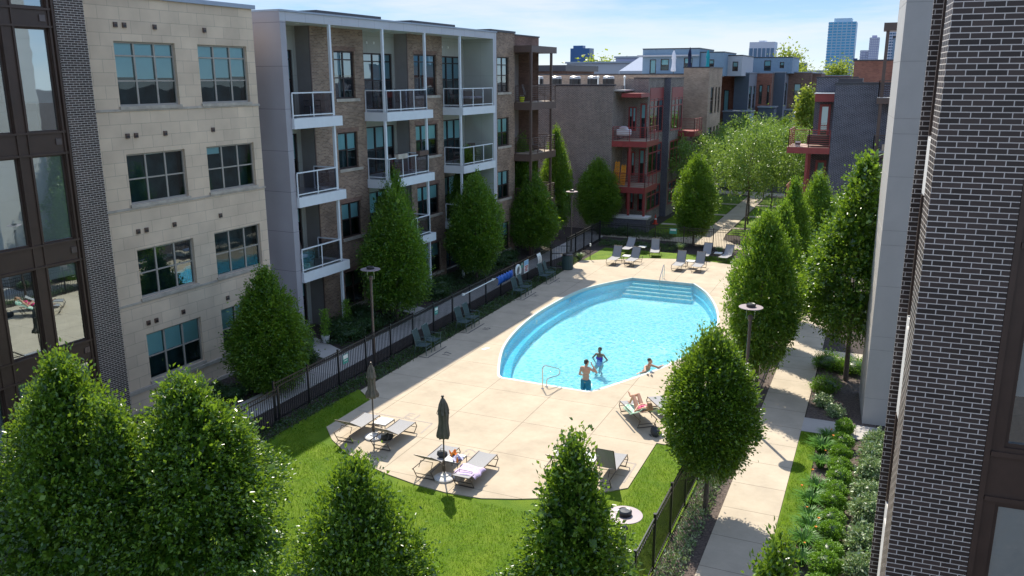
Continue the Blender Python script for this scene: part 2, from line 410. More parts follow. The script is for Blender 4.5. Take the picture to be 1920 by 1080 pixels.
class MB:
    """collects geometry, then links it as one mesh object"""
    def __init__(s, mp=None): s.v = []; s.f = []; s.m = []; s.mats = []; s.mp = mp; s.smooth = False
    def mi(s, mt):
        if mt not in s.mats: s.mats.append(mt)
        return s.mats.index(mt)
    def quad(s, pts, mt):
        i = len(s.v); s.v += [tuple(p) for p in pts]; s.f.append(tuple(range(i, i+len(pts)))); s.m.append(s.mi(mt))
    def box(s, a, b, mt):
        x0, y0, z0 = a; x1, y1, z1 = b
        if x0 > x1: x0, x1 = x1, x0
        if y0 > y1: y0, y1 = y1, y0
        if z0 > z1: z0, z1 = z1, z0
        i = len(s.v)
        s.v += [(x0,y0,z0),(x1,y0,z0),(x1,y1,z0),(x0,y1,z0),(x0,y0,z1),(x1,y0,z1),(x1,y1,z1),(x0,y1,z1)]
        k = s.mi(mt)
        for f in ((0,3,2,1),(4,5,6,7),(0,1,5,4),(1,2,6,5),(2,3,7,6),(3,0,4,7)):
            s.f.append(tuple(i+q for q in f)); s.m.append(k)
    def beam(s, p, q, w, mt, h=None, seg=4):
        """bar between two points; seg 4 = square, more = round tube"""
        p = Vector(p); q = Vector(q); d = (q-p)
        if d.length < 1e-6: return
        d.normalize(); up = Vector((0, 0, 1)) if abs(d.z) < .95 else Vector((1, 0, 0))
        a = d.cross(up).normalized(); b = a.cross(d).normalized(); h = h or w
        i = len(s.v); k = s.mi(mt)
        for c in (p, q):
            for j in range(seg):
                t = 2*math.pi*(j+.5)/seg; f = 1/math.cos(math.pi/4) if seg == 4 else 1
                s.v.append(tuple(c + a*math.cos(t)*w/2*f + b*math.sin(t)*h/2*f))
        for j in range(seg):
            s.f.append((i+j, i+(j+1) % seg, i+seg+(j+1) % seg, i+seg+j)); s.m.append(k)
        s.f.append(tuple(i+j for j in reversed(range(seg)))); s.m.append(k)
        s.f.append(tuple(i+seg+j for j in range(seg))); s.m.append(k)
    def path(s, pts, w, mt, seg=6):
        for a, b in zip(pts[:-1], pts[1:]): s.beam(a, b, w, mt, seg=seg)
    def lathe(s, prof, mt, seg=20, c=(0, 0), fn=None, cap=True):
        i = len(s.v); k = s.mi(mt); n = len(prof)
        for r, z in prof:
            for j in range(seg):
                t = 2*math.pi*j/seg
                rr_ = r*(fn(t, z) if fn else 1)
                s.v.append((c[0]+rr_*math.cos(t), c[1]+rr_*math.sin(t), z))
        for a in range(n-1):
            for j in range(seg):
                s.f.append((i+a*seg+j, i+a*seg+(j+1) % seg, i+(a+1)*seg+(j+1) % seg, i+(a+1)*seg+j)); s.m.append(k)
        if cap:
            s.f.append(tuple(i+j for j in reversed(range(seg)))); s.m.append(k)
            s.f.append(tuple(i+(n-1)*seg+j for j in range(seg))); s.m.append(k)
    def prism(s, pts, z0, z1, mt):
        """upright prism over a plan outline (counter-clockwise)"""
        n_ = len(pts); i = len(s.v); k = s.mi(mt)
        s.v += [(x, y, z0) for x, y in pts] + [(x, y, z1) for x, y in pts]
        for j in range(n_): s.f.append((i+j, i+(j+1) % n_, i+n_+(j+1) % n_, i+n_+j)); s.m.append(k)
        s.f.append(tuple(i+j for j in reversed(range(n_)))); s.m.append(k)
        s.f.append(tuple(i+n_+j for j in range(n_))); s.m.append(k)
    def build(s, name, parent=None, smooth=False, bevel=0.0, label=None):
        me = bpy.data.meshes.new(name)
        v = s.v
        if s.mp: v = [s.mp(*p) for p in v]
        me.from_pydata(v, [], s.f)
        for mt in s.mats: me.materials.append(M[mt])
        me.polygons.foreach_set('material_index', s.m)
        if smooth: me.polygons.foreach_set('use_smooth', [True]*len(s.f))
        me.update()
        o = bpy.data.objects.new(name, me); link(o, parent)
        if bevel:
            bv = o.modifiers.new('bevel', 'BEVEL'); bv.width = bevel; bv.segments = 2; bv.limit_method = 'ANGLE'
        if label: o['label'] = label
        return o

def sheet(name, pts, z, mt, holes=(), thick=0.0, kind='structure', parent=None):
    """flat ground sheet, its edge turned down if it has a thickness"""
    polys = [[Vector((x, y, z)) for x, y in pts]] + [[Vector((x, y, z)) for x, y in h] for h in holes]
    flat = [p for q in polys for p in q]
    tri = tessellate_polygon(polys)
    mb = MB(); mb.v = [tuple(p) for p in flat]; k = mb.mi(mt)
    for t in tri:
        a, b_, c_ = (flat[i] for i in t)
        if (b_-a).cross(c_-a).z < 0: t = (t[0], t[2], t[1])
        mb.f.append(tuple(t)); mb.m.append(k)
    if thick:
        for q in polys:
            for i in range(len(q)):
                a = q[i]; b_ = q[(i+1) % len(q)]
                mb.quad([(a.x, a.y, z), (b_.x, b_.y, z), (b_.x, b_.y, z-thick), (a.x, a.y, z-thick)], mt)
    o = mb.build(name, parent)
    if kind: o['kind'] = kind
    return o

def smooth_line(pts, n=6, closed=False):
    out = []; L = len(pts)
    for i in range(L if closed else L-1):
        g = lambda j: pts[j % L] if closed else pts[max(0, min(L-1, j))]
        p0, p1, p2, p3 = (Vector((*g(i+k), 0)) for k in (-1, 0, 1, 2))
        for k in range(n):
            t = k/n
            q = .5*((2*p1)+(-p0+p2)*t+(2*p0-5*p1+4*p2-p3)*t*t+(-p0+3*p1-3*p2+p3)*t**3)
            out.append((q.x, q.y))
    if not closed: out.append(tuple(pts[-1]))
    return out

# facades: (a, d, z) = along the wall, depth behind its face, height
def face_px(v0):                 # face looking to +x, along y
    return lambda a, d, z: (v0-d, a, z)
def face_ny(y0):                 # face looking to -y, along x
    return lambda a, d, z: (a, y0+d, z)
def face_nx(x0):                 # face looking to -x, along y
    return lambda a, d, z: (x0+d, a, z)

def facade(mb, a0, a1, z0, z1, holes, mt, depth=.16, rev=None):
    """wall face with real openings and reveals"""
    rev = rev or mt
    xs = sorted(set([a0, a1]+[h[0] for h in holes]+[h[1] for h in holes]))
    zs = sorted(set([z0, z1]+[h[2] for h in holes]+[h[3] for h in holes]))
    for i in range(len(xs)-1):
        for j in range(len(zs)-1):
            cx = (xs[i]+xs[i+1])/2; cz = (zs[j]+zs[j+1])/2
            if any(h[0] < cx < h[1] and h[2] < cz < h[3] for h in holes): continue
            mb.quad([(xs[i], 0, zs[j]), (xs[i+1], 0, zs[j]), (xs[i+1], 0, zs[j+1]), (xs[i], 0, zs[j+1])], mt)
    for (p, q, r_, s_) in holes:
        mb.quad([(p, 0, r_), (q, 0, r_), (q, depth, r_), (p, depth, r_)], rev)
        mb.quad([(p, 0, s_), (q, 0, s_), (q, depth, s_), (p, depth, s_)], rev)
        mb.quad([(p, 0, r_), (p, 0, s_), (p, depth, s_), (p, depth, r_)], rev)
        mb.quad([(q, 0, r_), (q, 0, s_), (q, depth, s_), (q, depth, r_)], rev)

def window(parent, mp_, a0, a1, z0, z1, cols=3, rails=(), frame='taupe_frame', d=.10, fw=.055, blinds=None, glass='glass', name='window', splits=None, room=.35, inner='room'):
    """frame with glass, a blind and the dim room behind"""
    f = MB(mp_)
    w = fw
    f.box((a0, d, z0), (a0+w, d+.07, z1), frame); f.box((a1-w, d, z0), (a1, d+.07, z1), frame)
    f.box((a0+w, d, z0), (a1-w, d+.07, z0+w), frame); f.box((a0+w, d, z1-w), (a1-w, d+.07, z1), frame)
    xs = splits or [a0+(a1-a0)*i/cols for i in range(1, cols)]
    for x_ in xs: f.box((x_-w*.55, d+.004, z0+w), (x_+w*.55, d+.066, z1-w), frame)
    ed = [a0]+list(xs)+[a1]
    for z_ in rails:
        for i in range(len(ed)-1):
            f.box((ed[i]+w*.5, d+.012, z_-w*.4), (ed[i+1]-w*.5, d+.058, z_+w*.4), frame)
    fo = f.build(name, parent)
    g = MB(mp_); g.quad([(a0+w*.5, d+.035, z0+w*.5), (a1-w*.5, d+.035, z0+w*.5), (a1-w*.5, d+.035, z1-w*.5), (a0+w*.5, d+.035, z1-w*.5)], glass)
    g.build('pane', fo)
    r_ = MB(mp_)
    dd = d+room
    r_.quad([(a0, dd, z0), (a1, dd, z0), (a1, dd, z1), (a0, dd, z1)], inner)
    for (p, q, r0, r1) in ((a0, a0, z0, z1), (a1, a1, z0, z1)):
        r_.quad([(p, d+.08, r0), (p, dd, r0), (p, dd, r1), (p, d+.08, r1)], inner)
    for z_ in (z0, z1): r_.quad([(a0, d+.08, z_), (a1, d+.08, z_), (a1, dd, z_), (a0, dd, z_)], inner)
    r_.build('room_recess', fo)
    if blinds is not None:
        k = MB(mp_)
        for i in range(len(ed)-1):
            bl = blinds[i % len(blinds)]
            if bl <= 0: continue
            zb = z1 - (z1-z0)*bl
            k.box((ed[i]+.04, d+.09, zb), (ed[i+1]-.04, d+.10, z1-.02), 'blind')
        if k.f: k.build('blind', fo)
    return fo

scene.cycles.use_denoising = True
# ------------------------------------------------------------------ ground, paths, pool
L_ROT = -(0.4508645-_a)          # the west buildings stand 2 degrees off the courtyard axis
L_LOC = (-22.94, 19.54, 0)
R_ROT = -(0.35132-_a)

pool_left = smooth_line([(-12.73, 27.95), (-13.10, 28.5), (-14.2, 31.4), (-14.78, 34.6), (-14.9, 38.2), (-14.38, 42.6), (-12.71, 46.08)], 8)
pool_right = smooth_line([(-9.15, 46.06), (-8.02, 44.1), (-6.95, 41.0), (-6.40, 37.8), (-6.60, 34.4), (-7.37, 31.55), (-8.83, 28.45), (-9.26, 27.85)], 8)
POOL = pool_left + pool_right            # runs clockwise
def grow(pts, d):
    out = []; L = len(pts)
    for i in range(L):
        a = Vector(pts[i-1]); b_ = Vector(pts[i]); c_ = Vector(pts[(i+1) % L])
        t = ((b_-a).normalized()+(c_-b_).normalized())
        t = t.normalized() if t.length > 1e-6 else (c_-b_).normalized()
        nn = Vector((-t.y, t.x))
        out.append((b_.x+nn.x*d, b_.y+nn.y*d))
    return out
big = [(-16.0, 26.5), (-5.6, 26.5), (-5.6, 47.5), (-16.0, 47.5)]
sheet('ground', [(-900, -60), (900, -60), (900, 3200), (-900, 3200)], -.03, 'mulch', holes=[big])
DECK = [(-17.0, 24.6), (-16.15, 23.95), (-16.15, 21.3), (-15.4, 20.55), (-14.4, 19.9), (-13.5, 19.5), (-12.5, 19.18), (-11.4, 18.95), (-10.4, 18.86), (-9.3, 18.95), (-8.4, 19.3), (-7.4, 19.8), (-6.4, 20.55), (-5.75, 21.15), (-5.76, 24.43), (-4.25, 24.43),
        (-4.2, 30), (-4.2, 49.6), (-5.5, 50.6), (-7.2, 51.6), (-8.6, 52.1), (-9.8, 52.4), (-11.4, 52.3), (-13.3, 51.75), (-15.0, 50.75), (-16.3, 49.9), (-17.0, 49.5)]
sheet('pool_deck', DECK, .03, 'deck', holes=[grow(POOL, .10)], thick=.08)
mb = MB()
o1 = grow(POOL, .10); o0 = POOL
for i in range(len(POOL)):
    j = (i+1) % len(POOL)
    mb.quad([(*o0[i], .045), (*o0[j], .045), (*o1[j], .034), (*o1[i], .034)], 'coping_stone')
    mb.quad([(*o0[i], .045), (*o0[j], .045), (*o0[j], -.12), (*o0[i], -.12)], 'coping_stone')
    mb.quad([(*o1[i], .034), (*o1[j], .034), (*o1[j], .0), (*o1[i], .0)], 'coping_stone')
mb.build('pool_edge')['kind'] = 'structure'
# basin: wall, a bench ledge all round, a lower wall and the floor
NL = len(pool_left)
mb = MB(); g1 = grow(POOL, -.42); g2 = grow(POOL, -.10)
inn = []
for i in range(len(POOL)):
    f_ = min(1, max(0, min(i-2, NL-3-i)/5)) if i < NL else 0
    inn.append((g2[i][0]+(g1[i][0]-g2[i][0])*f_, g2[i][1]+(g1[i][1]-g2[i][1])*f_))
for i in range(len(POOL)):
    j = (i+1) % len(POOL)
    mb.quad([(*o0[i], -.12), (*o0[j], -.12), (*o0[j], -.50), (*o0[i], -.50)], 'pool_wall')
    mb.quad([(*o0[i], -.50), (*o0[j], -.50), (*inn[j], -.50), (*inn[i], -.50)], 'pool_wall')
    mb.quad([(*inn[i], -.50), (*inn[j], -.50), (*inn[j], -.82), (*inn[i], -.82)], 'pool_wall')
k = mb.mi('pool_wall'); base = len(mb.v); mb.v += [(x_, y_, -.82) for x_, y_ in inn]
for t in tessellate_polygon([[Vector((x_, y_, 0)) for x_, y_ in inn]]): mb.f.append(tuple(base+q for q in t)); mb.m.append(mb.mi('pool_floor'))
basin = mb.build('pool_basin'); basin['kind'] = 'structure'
st = MB()
for i in range(4):
    y1 = 46.0-.31*i
    st.box((-12.6-.10*i, y1-.31, -.819), (-9.22+.10*i, y1, -.22-.14*i), 'pool_wall'); st.box((-12.6-.10*i+.02, y1-.305, -.22-.14*i), (-9.22+.10*i-.02, y1-.05, -.208-.14*i), 'coping_stone')
st.build('pool_steps')['kind'] = 'structure'
lb = MB(); lb.prism([(-9.9, 28.02), (-9.3, 28.02), (-8.95, 28.55), (-9.2, 29.3), (-10.0, 29.3)], -.819, -.80, 'pool_wall')
lb.build('pool_ledge')['kind'] = 'structure'
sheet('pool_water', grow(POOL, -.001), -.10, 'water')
pl = MB()
for x_, y_ in ((-14.87, 36.6), (-14.2, 31.35), (-14.72, 40.6), (-13.7, 44.4)):
    pl.lathe([(.09, 0), (.09, .02), (.0, .02)], 'white_plastic', 12)
    break
proto_pl = pl.build('pool_light'); 
tag(proto_pl, 'small round white light set in the near left pool wall', 'pool light', 'round lights in the pool wall')
proto_pl.location = (-14.13, 31.35, -.30); proto_pl.rotation_euler = (0, R(90), 0)
for (x_, y_), lab in (((-14.82, 36.6), 'small round white light in the middle of the curved left pool wall'), ((-14.66, 41.0), 'small round white light in the far left pool wall near the steps')):
    dup(proto_pl, lab, (x_, y_, -.30))
sk = MB(); sk.box((-.19, -.09, 0), (.19, .09, .012), 'white_plastic')
sk = sk.build('skimmer_lid', bevel=.004); tag(sk, 'white skimmer lid flush in the deck left of the pool', 'skimmer lid'); sk.location = (-14.85, 30.9, .031); sk.rotation_euler = (0, 0, R(70))
sk2 = dup(sk, 'white skimmer lid in the deck right of the pool behind the round tree', (-5.9, 41.7, .031))

# lawns
sheet('lawn', [(-17.3, 8), (-4.15, 8), (-4.0, 24.6), (-6.0, 24.6), (-6.0, 22), (-8, 20.5), (-10.4, 19.8), (-13, 20.3), (-15.9, 22.1), (-15.9, 24.2), (-16.9, 24.7), (-17.2, 24.7), (-17.3, 22)], .0, 'lawn', thick=.04)
sheet('lawn', [(-17.0, 49.0), (-15.3, 49.8), (-12.5, 51.0), (-9.8, 51.4), (-6.8, 50.8), (-4.0, 49.0), (-4.2, 54.2), (-16.9, 54.2)], .0, 'lawn', thick=.04)
sheet('lawn', [(-1.64, 6), (-1.12, 6), (-1.08, 23.6), (-1.13, 27.3), (-1.64, 27.3)], .0, 'lawn', thick=.04)
sheet('lawn', [(-11.9, 61.5), (-11.9, 84), (-15.8, 84), (-15.8, 58.3), (-13.2, 58.3)], .0, 'lawn', thick=.04)
sheet('lawn', [(-10.1, 62.4), (-4.0, 62.4), (-4.0, 84), (-10.1, 84)], .0, 'lawn', thick=.04)
# paths
sheet('path', [(-3.12, 2), (-1.65, 2), (-1.65, 60), (-3.12, 60)], .012, 'walk', thick=.03)
sheet('path', [(-1.65, 27.3), (0.4, 27.3), (.4, 26.9), (.65, 26.9), (.65, 28.5), (-1.65, 28.5)], .016, 'walk_grey', thick=.03)
sheet('path', [(-1.65, 35.2), (3, 35.2), (3, 36.5), (-1.65, 36.5)], .016, 'walk', thick=.03)
sheet('path', [(-20.4, 8), (-18.95, 8), (-18.95, 48), (-18.3, 52), (-18.3, 60), (-20.0, 60), (-20.0, 50)], .012, 'walk_grey', thick=.03)
sheet('path', [(-20.4, 27.1), (-20.4, 28.3), (-22.6, 29.4), (-22.6, 27.9)], .016, 'walk_grey', thick=.03)
sheet('path', [(-20.4, 34.4), (-20.4, 35.6), (-23.4, 36.6), (-23.4, 35.4)], .016, 'walk_grey', thick=.03)
sheet('path', [(-18.9, 58.2), (-13.2, 58.2), (-11.0, 57.6), (-9.2, 56.9), (-3.1, 56.6), (-3.1, 58.0), (-8.8, 58.6), (-10.0, 60.2), (-10.2, 62.4), (-10.2, 85), (-11.8, 85), (-11.8, 62.0), (-12.6, 60.2), (-13.6, 59.6), (-18.9, 59.6)], .02, 'walk', thick=.04)
for y_ in (65.2, 71.4, 78.0):
    sheet('path', [(-15.7, y_-.32), (-11.8, y_-.32), (-11.8, y_+.32), (-15.7, y_+.32)], .024, 'walk', thick=.03)
    sheet('path', [(-10.2, y_-.32), (-5.0, y_-.32), (-5.0, y_+.32), (-10.2, y_+.32)], .024, 'walk', thick=.03)
sheet('pavement', [(-60, 85), (30, 85), (30, 87.2), (-60, 87.2)], .03, 'walk', thick=.06)
sheet('road', [(-60, 87.3), (30, 87.3), (30, 95.5), (-60, 95.5)], -.05, 'asphalt')
sheet('mulch_bed', [(-4.0, 6), (-3.13, 6), (-3.13, 40), (-4.0, 40)], -.01, 'mulch_pale')
sheet('mulch_bed', [(-1.10, 6), (1.2, 6), (1.2, 26.85), (-.9, 26.95), (-1.10, 24)], -.012, 'mulch_pale')
sheet('mulch_bed', [(-1.62, 28.55), (.6, 28.55), (.6, 35.1), (-1.62, 35.1)], -.012, 'mulch_pale')

# ------------------------------------------------------------------ fences
def fence(name, label, pts, h=1.4, step=1.85, mt='black_metal', bed=.08):
    p0 = Vector((*pts[0], 0)); p1 = Vector((*pts[1], 0)); d = p1-p0; Ln = d.length
    root = thing(name, label, 'fence', p0, math.atan2(d.y, d.x), 'black picket fences round the pool court')
    nb = max(1, round(Ln/step)); s_ = Ln/nb
    for i in range(nb+1):
        b_ = MB(); b_.box((i*s_-.03, -.03, 0), (i*s_+.03, .03, h+.05), mt); b_.box((i*s_-.036, -.036, h+.05), (i*s_+.036, .036, h+.07), mt)
        b_.build('post', root)
    for i in range(nb):
        b_ = MB(); x0 = i*s_+.032; x1 = (i+1)*s_-.032
        for z_ in (h-.02, h-.17, .12): b_.box((x0, -.014, z_-.016), (x1, .014, z_+.016), mt)
        k_ = int((x1-x0)/.105)
        for q in range(1, k_):
            x_ = x0+(x1-x0)*q/k_
            b_.box((x_-.0085, -.0085, .05), (x_+.0085, .0085, h-.03), mt)
        b_.build('picket_panel', root)
    return root
fence('picket_fence', 'near low stretch of black picket fence left of the lawn, before it steps up', [(-17.75, 11.6), (-17.75, 20.9)], 1.30)
fence('picket_fence', 'long black picket fence between the left walkway and the pool deck, with chairs in front', [(-17.95, 20.95), (-17.95, 46.6)], 1.42, 1.83)
fence('picket_fence', 'short black picket fence beyond the open gate and the dark bin', [(-17.95, 49.4), (-17.95, 56.1)], 1.42, 1.85)
fence('picket_fence', 'black picket fence across the far end of the pool lawn, path behind', [(-17.9, 56.15), (-4.05, 56.15)], 1.42, 1.85)
fence('picket_fence', 'black picket fence on the right of the lawn beside the shrub bed and path', [(-4.07, 9.0), (-4.07, 36.0)], 1.42, 1.72)
fence('picket_fence', 'far stretch of the right picket fence hidden among the column trees', [(-4.07, 36.1), (-4.07, 56.1)], 1.42, 1.85)
g = thing('pool_gate', 'open black pool gate beyond the life ring and white signs', 'gate', (-17.95, 46.7, 0), R(20))
b_ = MB()
for z_ in (.12, .9, 1.38): b_.box((0, -.015, z_), (1.1, .015, z_+.04), 'black_metal')
for q in range(12): b_.box((q*.1-.008, -.008, .1), (q*.1+.008, .008, 1.4), 'black_metal')
b_.build('leaf', g)
b_ = MB(); b_.box((-.04, -.04, 0), (.04, .04, 1.5), 'black_metal'); b_.build('post', g)
b_ = MB(); b_.box((.9, -.06, .85), (1.0, .06, 1.0), 'black_metal'); b_.build('latch', g)

# ------------------------------------------------------------------ left: dark brick and bronze bay building
bl = thing('apartment_building', 'black brick building with bronze window bays at the left edge', 'building', L_LOC, L_ROT)
V = .80
mb = MB(face_px(V)); facade(mb, -1.64, -.69, -.02, 14.6, [], 'black_brick'); mb.build('brick_pier', bl)
mb = MB(); mb.box((-3.0, -.68, 0), (V-.001, -.685, 14.6), 'black_brick'); mb.box((-3, -13, 14.6), (V-.02, -.69, 14.62), 'roof'); mb.build('side_wall', bl)
mb = MB(); mb.box((V-.35, -14, 14.58), (V+.05, -.66, 14.72), 'coping_dark'); mb.build('coping', bl)
pcols = [(-2.86, -1.84), (-4.29, -3.29), (-5.9, -4.75), (-7.4, -6.3), (-9, -7.9), (-10.6, -9.5), (-12.2, -11.1)]
prow = [(9.80, 12.70), (6.58, 9.13), (3.37, 5.88), (.1, 2.68), (13.25, 14.3)]
mb = MB(face_px(V-.10)); facade(mb, -13, -1.645, -.02, 14.6, [(a, b__, c_, d_) for a, b__ in pcols for c_, d_ in prow], 'bronze', depth=.12)
mb.build('bronze_cladding', bl)
mb = MB(face_px(V-.10))
for zt in (13.22, 12.74, 9.78, 9.16, 6.55, 5.92, 3.34, 2.72):
    mb.box((-13, -.05, zt-.03), (-1.66, -.002, zt+.03), 'bronze')
for a, b__ in pcols:
    for x_ in (a-.05, b__+.05):
        mb.box((x_-.03, -.035, .1), (x_+.03, -.002, 14.5), 'bronze')
mb.box((-1.72, -.08, 0), (-1.645, -.002, 14.58), 'bronze')
mb.build('trim', bl)
bb = {0: [.72, .30, .35], 1: [1.0, 1.0, .6], 2: [.17, .0, .3], 3: [1.0, 1.0, 1.0], 4: [0, 0, 0]}
for ri, (c_, d_) in enumerate(prow):
    for ci, (a, b__) in enumerate(pcols[:4]):
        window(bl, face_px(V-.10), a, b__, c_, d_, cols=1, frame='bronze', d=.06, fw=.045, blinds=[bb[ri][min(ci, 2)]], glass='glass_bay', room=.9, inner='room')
for zt, ua in ((12.97, -2.0), (9.50, -1.98), (6.25, -1.95), (3.05, -1.95)):
    mb = MB(face_px(V-.10)); mb.box((ua-.09, -.03, zt-.09), (ua+.09, -.001, zt+.09), 'lamp_pole'); mb.build('vent_cover', bl)
# plant and easel-like items just behind the top glass
pt = thing('potted_plant', 'spiky green plant in a white pot behind the top left window glass', 'plant', (-22.65, 15.85, 9.86))
mb = MB(); mb.lathe([(.12, 0), (.17, .3), (.15, .3), (.14, .26)], 'pot_white', 14); mb.build('pot', pt)
mb = MB()
for i in range(14):
    a = i*2.4; mb.beam((.03*math.cos(a), .03*math.sin(a), .25), (.16*math.cos(a), .16*math.sin(a), .55+.08*(i % 4)), .03, 'leaf_dark', h=.006)
mb.build('leaves', pt)
pt.location = (-22.62, 15.80, 9.86)

# ------------------------------------------------------------------ left: limestone block building
bs = thing('apartment_building', 'beige limestone block building with triple windows, second from left', 'building', L_LOC, L_ROT)
holes = []
wins = []
for z0_, z1_, rl in ((10.41, 12.47, (12.02, 11.22)), (7.19, 8.86, (8.02,)), (3.95, 5.65, (4.80,)), (.95, 2.66, (1.80,))):
    for a, b__ in ((.90, 3.39), (4.42, 6.87)):
        holes.append((a, b__, z0_, z1_)); wins.append((a, b__, z0_, z1_, rl))
mb = MB(face_px(0)); facade(mb, -.9, 7.30, .80, 13.85, holes, 'limestone', depth=.14)
mb.quad([(7.30, 0, .8), (7.30, 1.6, .8), (7.30, 1.6, 13.85), (7.30, 0, 13.85)], 'limestone')
mb.build('wall', bs)
mb = MB(face_px(.07)); facade(mb, -.9, 7.36, -.02, .72, [], 'limestone')
mb.quad([(7.36, 0, 0), (7.36, 1.2, 0), (7.36, 1.2, .72), (7.36, 0, .72)], 'limestone')
mb.build('base_course', bs)
mb = MB(); mb.box((-.3, -.9, .72), (.13, 7.42, .84), 'limestone_trim'); mb.box((0, -.9, -.02), (.16, 7.44, .10), 'limestone_trim'); mb.build('base_ledge', bs)
bd = [[.55, .58, .56], [.58, .56, .54], [.0, .05, .0], [.18, .0, .0], [.0, .06, .0], [.05, .0, .0], [.52, .5, .52], [.5, .5, .5]]
gl = ['glass', 'glass', 'glass', 'glass', 'glass_mirror', 'glass', 'glass', 'glass']
for i, (a, b__, z0_, z1_, rl) in enumerate(wins):
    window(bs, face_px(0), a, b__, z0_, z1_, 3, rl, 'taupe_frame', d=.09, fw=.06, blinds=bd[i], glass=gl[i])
    mb = MB(face_px(0)); mb.box((a-.05, -.06, z0_-.11), (b__+.05, -.001, z0_-.001), 'limestone_trim'); mb.build('sill', bs)
for zb in (10.25, 7.02, 3.80):
    mb = MB(); mb.box((-.06, -.9, zb), (.03, 7.34, zb+.075), 'limestone_trim'); mb.build('band_course', bs)
for zt in (12.97, 9.46, 6.27, 3.05):
    for ua in (1.03, 1.37, 2.59, 4.80):
        mb = MB(face_px(0)); mb.box((ua-.07, -.05, zt-.08), (ua+.07, -.001, zt+.08), 'brown_metal'); mb.box((ua-.05, -.056, zt-.05), (ua+.05, -.05, zt+.01), 'black_metal'); mb.build('vent_cover', bs)
mb = MB(); mb.box((-.45, -1.2, 13.85), (.09, 7.42, 14.0), 'coping'); mb.build('coping', bs)
mb = MB(); mb.box((-14, -1.2, 13.4), (-.46, 7.28, 13.5), 'roof'); mb.build('roof', bs)

# ------------------------------------------------------------------ left: balcony building
bm = thing('apartment_building', 'four storey brick building with white glass balconies under a long pale fascia', 'building', L_LOC, L_ROT)
T = .36
mb = MB(); mb.quad([(-3.5, 8.44, -.02), (T, 8.44, -.02), (T, 8.44, 13.88), (-3.5, 8.44, 13.88)], 'panel'); mb.build('tower_side', bm)
mb = MB(face_px(T)); facade(mb, 8.44, 8.78, -.02, 13.5, [], 'panel')
mb.quad([(8.78, 0, -.02), (8.78, 2.6, -.02), (8.78, 2.6, 13.5), (8.78, 0, 13.5)], 'panel_warm'); mb.build('tower_front', bm)
mb = MB(); mb.box((-3.0, 8.46, 13.5), (T-.03, 27.3, 13.52), 'soffit'); mb.build('soffit', bm)
mb = MB(face_px(T)); facade(mb, 8.44, 27.3, 13.5, 13.86, [], 'panel_pale'); mb.build('fascia', bm)
mb = MB(); mb.box((-3.6, 8.42, 13.86), (T+.05, 27.34, 13.93), 'coping'); mb.build('roof_edge', bm)
mb = MB(); mb.box((-15, 8.5, 13.87), (-3.6, 27.2, 13.9), 'roof'); mb.build('roof', bm)
for i, (a, b__) in enumerate(((11.4, 16.0), (19.2, 23.4))):
    mb = MB(); mb.box((-5.5, a+1.2, 13.93), (-1.1, b__+1.6, 14.22), 'coping_dark'); mb.build('roof_upstand', bm)
for yy in (10.2, 12.6, 17.0, 19.0, 24.2, 25.8):
    mb = MB(); mb.lathe([(.09, 13.485), (.09, 13.50)], 'white_plastic', 12, c=(-.25, yy)); mb.build('ceiling_light', bm)
mb = MB(face_px(T)); facade(mb, 26.88, 27.30, -.02, 13.5, [], 'panel_pale'); mb.build('end_pier', bm)
mb = MB(); mb.quad([(T, 26.88, -.02), (-2.2, 26.88, -.02), (-2.2, 26.88, 13.5), (T, 26.88, 13.5)], 'panel_sage'); mb.build('end_wall', bm)
PV = -.84; BV = -1.62
floors = ((10.36, 12.50, (12.12, 11.30)), (7.12, 8.82, (8.0,)), (3.82, 5.50, (4.70,)), (.45, 2.16, (1.35,)))
for (a, b__, wa, wb, nc) in ((11.67, 15.61, 13.33, 14.87, 2), (19.45, 23.01, 20.07, 22.37, 3)):
    hs_ = [(wa, wb, z0_, z1_) for z0_, z1_, _ in floors]
    mb = MB(face_px(PV)); facade(mb, a, b__, -.02, 13.5, hs_, 'tan_brick', depth=.14); mb.build('brick_pier', bm)
    mb = MB(); mb.quad([(PV, a, -.02), (PV-1.6, a, -.02), (PV-1.6, a, 13.5), (PV, a, 13.5)], 'panel_warm')
    mb.quad([(PV, b__, -.02), (PV-1.6, b__, -.02), (PV-1.6, b__, 13.5), (PV, b__, 13.5)], 'panel_sage')
    mb.box((PV-.001, a-.03, 0), (PV+.02, a+.03, 13.5), 'brown_metal'); mb.build('pier_side', bm)
    for i, (z0_, z1_, rl) in enumerate(floors):
        sp = None if nc == 2 else [wa+(wb-wa)*.30, wa+(wb-wa)*.60]
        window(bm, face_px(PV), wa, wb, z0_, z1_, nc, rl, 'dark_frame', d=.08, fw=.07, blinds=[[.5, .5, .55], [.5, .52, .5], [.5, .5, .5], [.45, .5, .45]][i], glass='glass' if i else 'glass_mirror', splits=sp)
        mb = MB(face_px(PV)); mb.box((wa-.03, -.07, z0_-.14), (wb+.26, -.001, z0_-.002), 'limestone_trim'); mb.build('sill', bm)
        mb = MB(face_px(PV)); mb.box((wa-.05, -.012, z1_+.004), (wb+.1, -.001, z1_+.20), 'brown_brick'); mb.build('lintel', bm)
